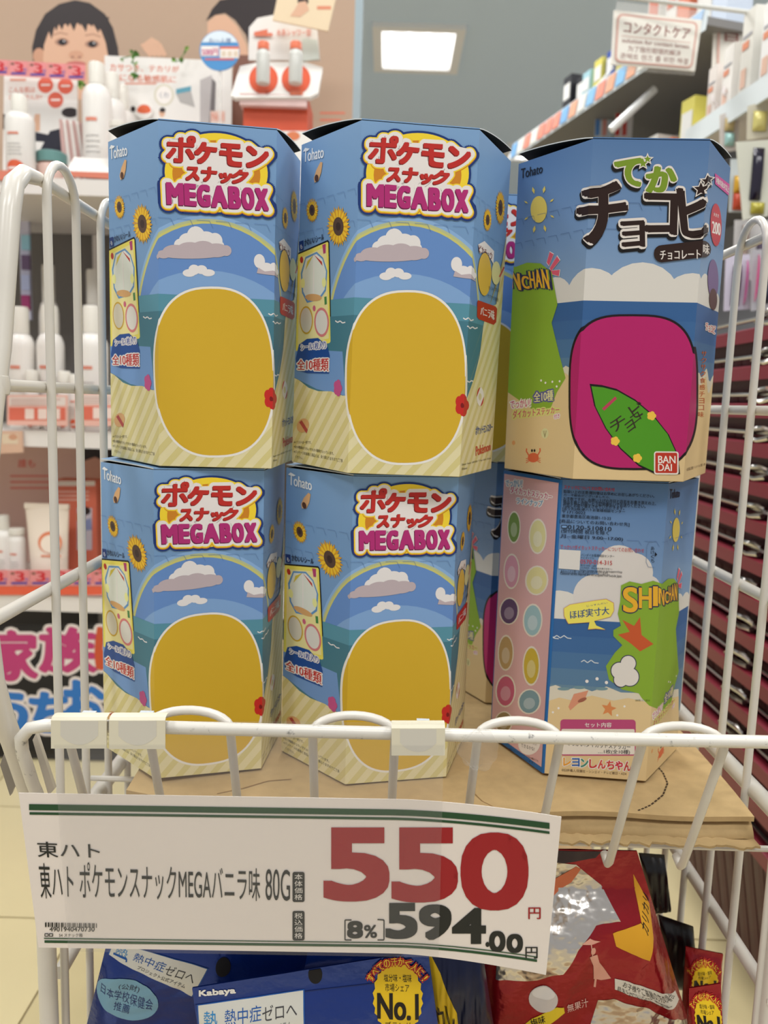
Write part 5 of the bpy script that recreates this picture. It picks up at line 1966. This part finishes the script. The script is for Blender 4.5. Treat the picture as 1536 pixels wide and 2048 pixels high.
# third shelf
pb = board('photo_poster', 'pinkish photo panel with dark hair at the back of the third shelf', 'poster', [(-60, 884), (262, 884), (262, 1200), (-60, 1200)], 1.80, mat((206, 172, 160), .6), 0, .006, S3)
p = Print()
p.poly([(156, 905), (162, 888), (190, 880), (225, 886), (240, 910), (236, 940), (214, 925), (190, 915), (168, 928)], hair, 1)
p.poly([(160, 925), (190, 914), (216, 926), (234, 940), (230, 985), (190, 990), (170, 955)], ink(200, 150, 130), 1)
p.text('誰も', (36, 918, 70, 935), ink(206, 90, 80), 1, .02)
for y in (950, 962, 974):
    p.rect(20, y, 110, y + 4, ink(206, 120, 110), 1)
p.build('print', pb, plane_map(1.80), (), (), None, 3e-4)
tb = board('small_card', 'small tan photo card hanging under the second shelf edge', 'card', [(-20, 862), (44, 862), (46, 905), (-20, 908)], 1.493, mat((200, 164, 140), .5))
p = Print()
p.rect(4, 868, 36, 888, ink(206, 186, 160), 1)
p.ell(26, 874, 9, 6, skin2, 2)
p.build('print', tb, plane_map(1.493), (), (), None, 2e-4)
ob = thing('carton', 'orange carton with white band and photo on the third shelf', 'box', tuple(aty(145, 1192, 1.66)))
a, b = aty(98, 962, 1.62), aty(192, 962, 1.62)
MB().box((a.x, 1.62, S3), (b.x, 1.70, a.z), mat((206, 108, 84), .5)).build('body', ob)
p = Print()
p.rect(100, 962, 190, 972, ink(214, 200, 190), 1)
for k in range(3):
    p.rect(112, 982 + k * 8, 178, 985 + k * 8, ink(222, 176, 160), 1)
p.rect(154, 1016, 184, 1100, ink(196, 190, 200), 1)
p.ell(162, 1034, 9, 12, skin2, 2)
p.ell(172, 1022, 9, 8, hair, 2)
p.poly([(160, 1044), (182, 1036), (184, 1060), (156, 1062)], ink(130, 140, 180), 3)
p.build('print', ob, plane_map(1.62), (), (), (98, 192, 962, 1190), 3e-4)
tu = thing('cream_tube', 'white squeeze tube with orange ring standing on the third shelf', 'tube', tuple(aty(105, 1192, 1.55)), None)
tm = mat((222, 208, 192), .35, 0, .4)
r0, r1 = aty(50, 1012, 1.55), aty(138, 1012, 1.55)
q0, q1 = aty(68, 1180, 1.55), aty(134, 1180, 1.55)


def tubef(u, v):
    a = 2 * PI * u
    xc = (r0.x + r1.x) / 2 * (1 - v) + (q0.x + q1.x) / 2 * v
    rx = (r1.x - r0.x) / 2 * (1 - v) + (q1.x - q0.x) / 2 * v
    ry = .004 + .02 * min(1, v * 1.4)
    return Vector((xc + rx * math.cos(a), 1.55 - ry * math.sin(a), r0.z * (1 - v) + S3 * v))


MB().grid(tubef, 28, 12, tm).build('body', tu)
MB().box((r0.x, 1.546, r0.z - .004), (r1.x, 1.554, r0.z + .006), tm).build('crimp', tu)
p = Print()
p.ell(100, 1085, 24, 22, ink(206, 120, 84), 1)
p.ell(100, 1088, 19, 18, ink(222, 208, 192), 2)
p.rect(82, 1110, 122, 1114, ink(206, 130, 100), 2)
p.build('print', tu, lambda x, y, l: aty(x, y, 1.55 - .004 - .02 * min(1, (y - 1012) / 180 * 1.4) - .0006 - l), (), (), None, 3e-4)
lotion(34, 1056, 34, 1.56, S3, 'slim white bottle left of the squeeze tube', .10, .95)
lotion(6, 1030, 40, 1.56, S3, 'white bottle at the far left of the third shelf', .2, .6)
tag_strip(-24, 228, 1140, 1171, 1.500 - .004, 6, .0, 'strip of pink price tags along the third shelf edge')
rl = board('shelf_card', 'orange rail card under the pink tags of the third shelf', 'card', [(-30, 1172), (240, 1172), (240, 1190), (-30, 1190)], 1.497, mat((214, 92, 64), .5), 0, .0012)
# banner hung below
bn = board('banner', 'black banner with big pink and blue lettering below the third shelf', 'banner', [(-60, 1252), (262, 1248), (262, 1500), (-60, 1500)], 1.505, mat((30, 28, 28), .6), 0, .003)
p = Print()
pkm, whm, blm = ink(176, 60, 110), ink(216, 206, 200), ink(48, 110, 180)
for ch, q, m in (('家', (-18, 1262, 72, 1358), pkm), ('族', (82, 1256, 190, 1342), pkm), ('に', (194, 1256, 262, 1336), ink(190, 80, 50)), ('う', (-20, 1384, 52, 1470), blm), ('ち', (62, 1386, 138, 1462), blm), ('お', (130, 1362, 205, 1452), blm)):
    p.halo(ch, q, 9, whm, 1, .04, 12)
for ch, q, m in (('家', (-18, 1262, 72, 1358), pkm), ('族', (82, 1256, 190, 1342), pkm), ('に', (194, 1256, 262, 1336), ink(190, 80, 50)), ('う', (-20, 1384, 52, 1470), blm), ('ち', (62, 1386, 138, 1462), blm), ('お', (130, 1362, 205, 1452), blm)):
    p.halo(ch, q, 3, m, 2, .04, 8)
    p.text(ch, q, m, 2, .04)
p.build('print', bn, plane_map(1.505), (), (), (-60, 262, 1248, 1500), 3e-4)

# ================================================================== RED BASKETS (right)
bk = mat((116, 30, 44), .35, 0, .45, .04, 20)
bkw = mat((66, 15, 25), .45, 0, .4)  # rim red deepened: shade between the nested rims painted into the walls
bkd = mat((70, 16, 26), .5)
chrome = mat((200, 196, 192), .16, 1.0, .5)
KX, KY0, KY1 = .445, .78, 1.26
KX1 = KX + .34
zt0 = aty(1480, 652, .99).z


def make_basket(z, label):
    o = thing('shopping_basket', label, 'basket', (KX + .17, (KY0 + KY1) / 2, z - .22), 'nested red shopping baskets')
    b = MB()
    e = .022
    top = [(KX, KY0, z), (KX1, KY0, z), (KX1, KY1, z), (KX, KY1, z)]
    i1 = .012
    mid = [(KX + i1, KY0 + i1, z - .001), (KX1 - i1, KY0 + i1, z - .001), (KX1 - i1, KY1 - i1, z - .001), (KX + i1, KY1 - i1, z - .001)]
    i2 = .050
    bot = [(KX + i2, KY0 + i2, z - .22), (KX1 - i2, KY0 + i2, z - .22), (KX1 - i2, KY1 - i2, z - .22), (KX + i2, KY1 - i2, z - .22)]
    mid2 = [(x + (.003 if x < .6 else -.003), y + (.003 if y < 1 else -.003), zz) for x, y, zz in mid]
    bot2 = [(x + (.003 if x < .6 else -.003), y + (.003 if y < 1 else -.003), z - .217) for x, y, zz in bot]
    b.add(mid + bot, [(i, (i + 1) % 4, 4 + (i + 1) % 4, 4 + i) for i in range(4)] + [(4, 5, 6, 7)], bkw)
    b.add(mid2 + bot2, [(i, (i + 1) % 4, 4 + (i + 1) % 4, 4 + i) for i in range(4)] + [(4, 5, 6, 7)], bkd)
    b.build('wall', o)
    r = MB()
    dn = [(x, y, z - .016) for x, y, _ in top]
    tl = [(x + (.004 if x < .6 else -.004), y + (.004 if y < 1 else -.004), z + .002) for x, y, _ in top]
    md = [(x, y, z + .002) for x, y, _ in mid]
    r.add(dn + top + tl + md, [(k * 4 + i, k * 4 + (i + 1) % 4, k * 4 + 4 + (i + 1) % 4, k * 4 + 4 + i) for k in range(3) for i in range(4)], bk)
    r.build('rim', o)
    s = MB()
    for k in range(12):
        y = KY0 + .055 + k * .031
        t0, t1 = .13, .96
        f = lambda t: (KX + i1 + (i2 - i1) * t - .0008, z - .22 * t)
        (xa, za), (xb, zb) = f(t0), f(t1)
        s.hexa([(xb, y, zb), (xb + .002, y, zb), (xb + .002, y + .014, zb), (xb, y + .014, zb), (xa, y, za), (xa + .002, y, za), (xa + .002, y + .014, za), (xa, y + .014, za)], bkd)
    for k in range(7):
        x = KX + .058 + k * .03
        f = lambda t: (KY0 + i1 + (i2 - i1) * t - .0008, z - .22 * t)
        (ya, za), (yb, zb) = f(.13), f(.96)
        s.hexa([(x, yb, zb), (x + .014, yb, zb), (x + .014, yb + .002, zb), (x, yb + .002, zb), (x, ya, za), (x + .014, ya, za), (x + .014, ya + .002, za), (x, ya + .002, za)], bkd)
    tag(s.build('slot', o), kind='stuff')
    for sx, xx in ((1, KX + .007), (-1, KX1 - .007)):
        h = MB()
        h.tube([(xx + sx * .004, KY0 + .05, z + .004), (xx + sx * .002, KY0 + .06, z + .011), (xx, KY0 + .08, z + .013), (xx, KY1 - .08, z + .013), (xx + sx * .002, KY1 - .06, z + .011), (xx + sx * .004, KY1 - .05, z + .004)], .0028, chrome, 8)
        hh = h.build('handle', o)
        g = MB()
        yb = KY0 + .17
        g.tube([(xx - sx * .002, yb, z + .016), (xx - sx * .006, yb + .012, z + .019), (xx - sx * .007, yb + .045, z + .017), (xx - sx * .006, yb + .06, z + .008), (xx - sx * .004, yb + .03, z + .004), (xx - sx * .003, yb + .004, z + .008)], .0036, chrome, 8)
        g.build('handle_clip', hh)
    return o


def dup(o, dz, label):
    r = o.copy()
    COL.objects.link(r)
    r.location.z += dz
    r['label'] = label
    for ch in list(o.children):
        c = ch.copy()
        COL.objects.link(c)
        c.parent = r
        for g in list(ch.children):
            d = g.copy()
            COL.objects.link(d)
            d.parent = c
    return r


nest = .0455
nb = int((zt0 - .225) / nest) + 1
nest = (zt0 - .223) / (nb - 1)
ordn = ['topmost', 'second from the top', 'third from the top', 'fourth from the top', 'fifth from the top', 'sixth from the top', 'seventh from the top', 'eighth from the top', 'ninth from the top', 'tenth from the top', 'eleventh from the top', 'twelfth from the top', 'thirteenth from the top', 'fourteenth from the top', 'fifteenth from the top', 'sixteenth from the top']
bk0 = make_basket(zt0, 'dark red shopping basket, topmost of the nested stack')
for k in range(1, nb):
    dup(bk0, -nest * k, 'dark red shopping basket, %s of the nested stack' % (ordn[k] if k < nb - 1 else 'lowest, on the floor,'))

# ================================================================== RIGHT HAND SHELVING, SIGN AND PACKS
far, near = aty(1040, 290, 2.6), aty(1400, 92, 1.76)
near.z = far.z
E_ = (near - far)
nrm = Vector((E_.y, -E_.x, 0)).normalized()
if nrm.x < 0:
    nrm = -nrm
ed = E_.normalized()
U_ = Vector((0, 0, 1))
at_ = lambda t, bk_, dz: far + E_ * t + nrm * bk_ + U_ * dz
ru = thing('display_shelf', 'white contact care shelving receding at upper right', 'shelf', tuple(Vector((at_(.8, .2, 0).x, at_(.8, .2, 0).y, 0))))
railm = mat((204, 212, 214), .3, 0, .4)
for dz, t0, t1 in ((0, -.05, 1.02), (-.30, .15, .95), (-.62, .0, .95)):
    MB().hexa([at_(t0, 0, dz - .02), at_(t1, 0, dz - .02), at_(t1, .34, dz - .02), at_(t0, .34, dz - .02), at_(t0, 0, dz - .004), at_(t1, 0, dz - .004), at_(t1, .34, dz - .004), at_(t0, .34, dz - .004)], mat((120, 118, 116), .6)).build('shelf_board', ru)
    rr = MB().hexa([at_(t0, -.012, dz - .036), at_(t1, -.012, dz - .036), at_(t1, -.002, dz - .030), at_(t0, -.002, dz - .030), at_(t0, -.004, dz + .014), at_(t1, -.004, dz + .014), at_(t1, .004, dz + .014), at_(t0, .004, dz + .014)], railm).build('price_rail', ru)
    rc = random.Random(int(-dz * 100) + 5)
    n = 20
    for k in range(n):
        ta = t0 + (t1 - t0) * (k + .08) / n
        tb_ = t0 + (t1 - t0) * (k + .9) / n
        c = rc.choice(((206, 150, 120), (120, 170, 210), (214, 214, 206), (206, 206, 200), (110, 160, 206), (212, 130, 110)))
        q = [at_(ta, -.014, dz - .03), at_(tb_, -.014, dz - .03), at_(tb_, -.0068, dz + .010), at_(ta, -.0068, dz + .010)]
        MB().plate(q, nrm * -1, .001, mat(c, .4)).build('price_tag', rr)
MB().hexa([at_(0, .34, -1.3), at_(1.0, .34, -1.3), at_(1.0, .36, -1.3), at_(0, .36, -1.3), at_(0, .34, .12), at_(1.0, .34, .12), at_(1.0, .36, .12), at_(0, .36, .12)], mat((150, 150, 152), .7)).build('back_panel', ru)
for t in (.0, .98):
    P = [at_(t - .008, .33, 0), at_(t + .008, .33, 0), at_(t + .008, .345, 0), at_(t - .008, .345, 0)]
    MB().hexa([Vector((q.x, q.y, 0)) for q in P] + [Vector((q.x, q.y, far.z + .12)) for q in P], mat((206, 206, 204), .5)).build('upright', ru)
# cartons and bottles standing on it
rb = random.Random(19)
pal = [((40, 70, 150), 'blue'), ((206, 196, 90), 'yellow'), ((214, 212, 206), 'white'), ((30, 30, 36), 'black'), ((150, 190, 200), 'pale teal'), ((206, 120, 90), 'orange'), ((190, 200, 214), 'pale blue')]
spots = ['at the far end', 'second from the far end', 'third from the far end', 'fourth from the far end', 'fifth from the far end', 'sixth from the far end', 'seventh from the far end', 'eighth from the far end', 'ninth from the far end', 'tenth from the far end', 'eleventh from the far end', 'twelfth from the far end']
for row, (dz, t0, t1, n, nm) in enumerate(((0, .22, .98, 12, 'upper'), (-.30, .35, .9, 8, 'lower'))):
    for k in range(n):
        t = t0 + (t1 - t0) * k / (n - 1)
        (c, cn) = pal[(3, 3, 4, 1, 0, 1, 0, 2, 2, 5, 2, 6)[k] if row == 0 else (k * 3 + 1) % 7]
        w = .019 + .006 * rb.random()
        h = .10 + .05 * rb.random() + (.07 if k > 6 else 0)
        base = at_(t, .07 + .02 * rb.random(), dz - .003)
        o = thing('carton', '%s carton %s on the %s right hand shelf' % (cn, spots[k], nm), 'box', tuple(base), 'cartons on the %s right hand shelf' % nm)
        MB().obox(base, ed * w, nrm * .03, h, mat(c, .4)).build('body', o)
        f0 = base - nrm * .031
        c2 = (214, 214, 210) if sum(c) < 560 else (190, 110, 90)
        MB().add([f0 - ed * w * .8 + U_ * h * .55, f0 + ed * w * .8 + U_ * h * .55, f0 + ed * w * .8 + U_ * h * .85, f0 - ed * w * .8 + U_ * h * .85], [(0, 1, 2, 3)], mat(c2, .4)).build('print', o)
# hanging sign
sg = thing('hanging_sign', 'white hanging sign with brown framed lettering in several languages', 'sign', tuple(aty(1310, 138, 1.60)))
sq = [(1228, 20), (1404, 40), (1390, 142), (1222, 128)]
sgY = lambda x, y: 1.60 + (x - 1228) / 176 * .03
sgm = lambda x, y, l: aty(x, y, sgY(x, y) - l)
MB().plate([sgm(x, y, 0) for x, y in ((1234, 2), (1408, 22), (1388, 150), (1220, 138))], (0, -1, 0), .003, clear_mat(.14, .2)).build('clear_panel', sg)
MB().plate([sgm(x, y, .006) for x, y in sq], (0, -1, 0), .003, mat((214, 210, 200), .5)).build('board', sg)
p = Print()
brw, brl = ink(130, 74, 66), ink(196, 150, 136)
SH_ = homog([(0, 0), (100, 0), (100, 60), (0, 60)], sq)
p.fr = lambda x, y: SH_(x, y)
p.rrect(4, 3, 96, 57, 6, brl, 1)
p.rrect(6, 5, 94, 55, 5, ink(214, 210, 200), 2)
p.text('コンタクトケア', (12, 10, 88, 23), brw, 3, .03)
p.line([(10, 27), (90, 27)], .7, brl, 3)
p.text('solution for contact lenses', (11, 29, 89, 34), brw, 3, .02)
p.text('为了隐形眼镜的解决', (18, 37, 80, 44), brw, 3, .01)
p.text('콘택트 렌즈 를 위한 해결', (10, 46, 90, 53), brw, 3, .01)
p.build('print', sg, lambda x, y, l: aty(x, y, sgY(x, y) - .0075 - l), (), (), None, 3e-4)
s2 = thing('hanging_sign', 'second white sign partly hidden behind white cartons at top right', 'sign', tuple(aty(1480, 140, 1.78)))
MB().plate([aty(x, y, 1.78) for x, y in ((1428, 40), (1560, 60), (1556, 150), (1424, 140))], (0, -1, 0), .003, mat((214, 210, 200), .5)).build('board', s2)
p = Print()
p.line([(1436, 130), (1438, 56), (1446, 49), (1550, 66)], 4, brl, 1)
p.text('目薬', [(1450, 56), (1520, 66), (1520, 92), (1450, 82)], brw, 1, .02)
p.build('print', s2, plane_map(1.777), (), (), None, 3e-4)
rod = MB().tube([aty(1232, -8, 1.57), aty(1560, 32, 1.57)], .004, mat((206, 206, 200), .3), 8).build('sign_rail')
own_origin(rod, aty(1400, 20, 1.75))
tag(rod, 'pale rail from which the white signs hang at top right', 'rail')
# end of the shelving: upright cards
for q, Y, c, lab, pr_ in (([(1196, 150), (1232, 136), (1222, 300), (1188, 300)], 2.3, (200, 212, 220), 'tall pale blue card at the near end of the right shelving', ((90, 140, 206), (214, 150, 140))), ([(1236, 138), (1272, 140), (1262, 300), (1228, 300)], 2.25, (210, 206, 204), 'tall white card with red stripes beside the pale blue card', ((190, 60, 56), (200, 84, 76)))):
    c_ = board('header_card', lab, 'card', q, Y, mat(c, .4))
    p = Print()
    x0, x1 = q[3][0] + 6, q[1][0] - 8
    for k, cc in enumerate(pr_):
        p.poly([(x0 + k * 14, 160), (x0 + k * 14 + 9, 156), (x0 + k * 14 + 5, 270), (x0 + k * 14 - 4, 272)], ink(*cc), 1)
    p.build('print', c_, plane_map(Y), (), (), None, 3e-4)
for a, b, Y, lab in (((1178, 194), (1232, 132), 2.2, 'clear tilted rod at the end of the right shelving'), ((1222, 260), (1310, 178), 2.0, 'white tilted shelf arm below the hanging sign')):
    r_ = MB().tube([aty(*a, Y), aty(*b, Y)], .006 if Y > 2.1 else .009, mat((220, 222, 222), .3), 8).build('acrylic_rod')
    own_origin(r_, aty(*a, Y))
    tag(r_, lab, 'rod')
# pegs and packs
for (x, y, Y), lab in (((1424, 208, 1.62), 'lower white peg hook on the right shelving'), ((1446, 192, 1.62), 'upper white peg hook on the right shelving')):
    c = aty(x, y, Y)
    h_ = MB().tube([c + Vector((0, 0, .016)), c + Vector((.001, -.002, .004)), c + Vector((.006, 0, 0)), c + Vector((.06, .06, -.004)), c + Vector((.16, .26, -.004))], .0032, mat((222, 214, 212), .35), 8).build('peg_hook')
    own_origin(h_, c)
    tag(h_, lab, 'hook')


def pack(q, Y, base, blobs, label, th=.010):
    o = thing('blister_pack', label, 'pack', tuple((aty(*q[2], Y) + aty(*q[3], Y)) / 2), 'hanging packs')
    MB().plate([aty(x, y, Y) for x, y in q], (0, -1, 0), .002, mat(base, .35)).build('card', o)
    for x0, y0, x1, y1, c in blobs:
        a, b = aty(x0, y1, Y - .002), aty(x1, y0, Y - .002)
        n = 6

        def bub(u, v, a=a, b=b):
            s_ = (math.sin(PI * u) * math.sin(PI * v)) ** .4 if 0 < u < 1 and 0 < v < 1 else 0
            return Vector((a.x + (b.x - a.x) * u, Y - .0022 - th * s_, a.z + (b.z - a.z) * v))
        MB().grid(bub, 8, 10, mat(c, .12, .1, .6)).build('blister', o)
    return o


pack([(1472, 284), (1560, 278), (1536, 432), (1486, 440)], 1.40, (206, 206, 190), [(1498, 296, 1530, 400, (36, 32, 48)), (1500, 405, 1530, 428, (170, 160, 60))], 'clear pack holding a dark item, hanging at the right edge')
pack([(1462, 318), (1496, 318), (1494, 424), (1458, 424)], 1.47, (196, 204, 206), [(1466, 352, 1490, 386, (206, 160, 50)), (1464, 386, 1490, 420, (186, 70, 44))], 'pack with orange and red contents beside the right box')
pack([(1440, 230), (1480, 215), (1476, 300), (1440, 306)], 1.56, (204, 196, 190), [(1448, 236, 1470, 262, (190, 170, 120)), (1448, 266, 1470, 292, (150, 190, 186))], 'pale pack hanging under the lower right hand shelf')
pack([(1496, 212), (1548, 196), (1548, 272), (1494, 280)], 1.46, (206, 200, 180), [(1504, 222, 1536, 262, (206, 196, 120))], 'cream pack hanging above the clear pack at the right edge')
pack([(1470, 440), (1560, 440), (1560, 560), (1466, 560)], 1.52, (206, 204, 204), [(1478, 450, 1500, 540, (170, 150, 140)), (1508, 470, 1530, 550, (90, 80, 100))], 'grey pack seen behind the top rail of the right rack side')
pack([(1452, 512), (1500, 508), (1500, 618), (1448, 622)], 1.36, (196, 190, 204), [(1460, 530, 1484, 612, (36, 36, 52)), (1486, 520, 1496, 610, (206, 110, 160))], 'pink and black pack standing over the red baskets')
pack([(1504, 500), (1560, 496), (1560, 616), (1502, 622)], 1.34, (170, 168, 172), [(1508, 508, 1518, 604, (206, 90, 140)), (1524, 520, 1548, 606, (50, 54, 70))], 'pink edged grey pack at the right edge over the baskets')

# nearer shelf at the right edge with white cartons on it
n0 = aty(1376, 272, 1.72)
n1 = aty(1560, 180, 1.40)
n1.z = n0.z
ns = thing('wall_shelf', 'short white shelf carrying white cartons at the upper right edge', 'shelf', tuple((n0 + n1) / 2))
ne = (n1 - n0).normalized()
nn = Vector((-ne.y, ne.x, 0))
if nn.x < 0:
    nn = -nn
sh = lambda t, b, z: n0 + (n1 - n0) * t + nn * b + U_ * z
MB().hexa([sh(0, 0, -.022), sh(1.3, 0, -.022), sh(1.3, .3, -.022), sh(0, .3, -.022), sh(0, 0, 0), sh(1.3, 0, 0), sh(1.3, .3, 0), sh(0, .3, 0)], mat((206, 200, 196), .5)).build('shelf_board', ns)
MB().hexa([sh(0, -.006, -.03), sh(1.3, -.006, -.03), sh(1.3, -.001, -.03), sh(0, -.001, -.03), sh(0, -.006, .01), sh(1.3, -.006, .01), sh(1.3, -.001, .01), sh(0, -.001, .01)], railm).build('price_rail', ns)
MB().hexa([sh(.02, .27, -1.2), sh(1.3, .27, -1.2), sh(1.3, .285, -1.2), sh(.02, .285, -1.2), sh(.02, .27, .30), sh(1.3, .27, .30), sh(1.3, .285, .30), sh(.02, .285, .30)], mat((170, 170, 172), .7)).build('back_panel', ns)
for k, (t, w, h, c, lab) in enumerate(((.14, .016, .115, (214, 206, 200), 'slim white carton with orange print, left end of the short shelf'), (.32, .018, .13, (216, 212, 206), 'white carton with grey print, second on the short shelf'), (.52, .020, .165, (206, 204, 196), 'tall ribbed pale carton, third on the short shelf'), (.74, .022, .15, (220, 220, 218), 'white carton wrapped in clear film, fourth on the short shelf'), (1.0, .026, .17, (216, 214, 206), 'large white carton at the right edge of the short shelf'))):
    base = sh(t, .06, .0005)
    o = thing('carton', lab, 'box', tuple(base), 'white cartons on the short shelf')
    MB().obox(base, ne * w, nn * .04, h, mat(c, .35)).build('body', o)
    f0 = base - nn * .041
    for a0, a1, b0, b1, cc in ((-.8, .3, .60, .68, (206, 130, 96)), (-.8, .7, .72, .75, (150, 150, 156)), (-.7, .2, .2, .4, (206, 170, 150))):
        MB().add([f0 + ne * w * a0 + U_ * h * b0, f0 + ne * w * a1 + U_ * h * b0, f0 + ne * w * a1 + U_ * h * b1, f0 + ne * w * a0 + U_ * h * b1], [(0, 1, 2, 3)], mat(cc, .4)).build('print', o)
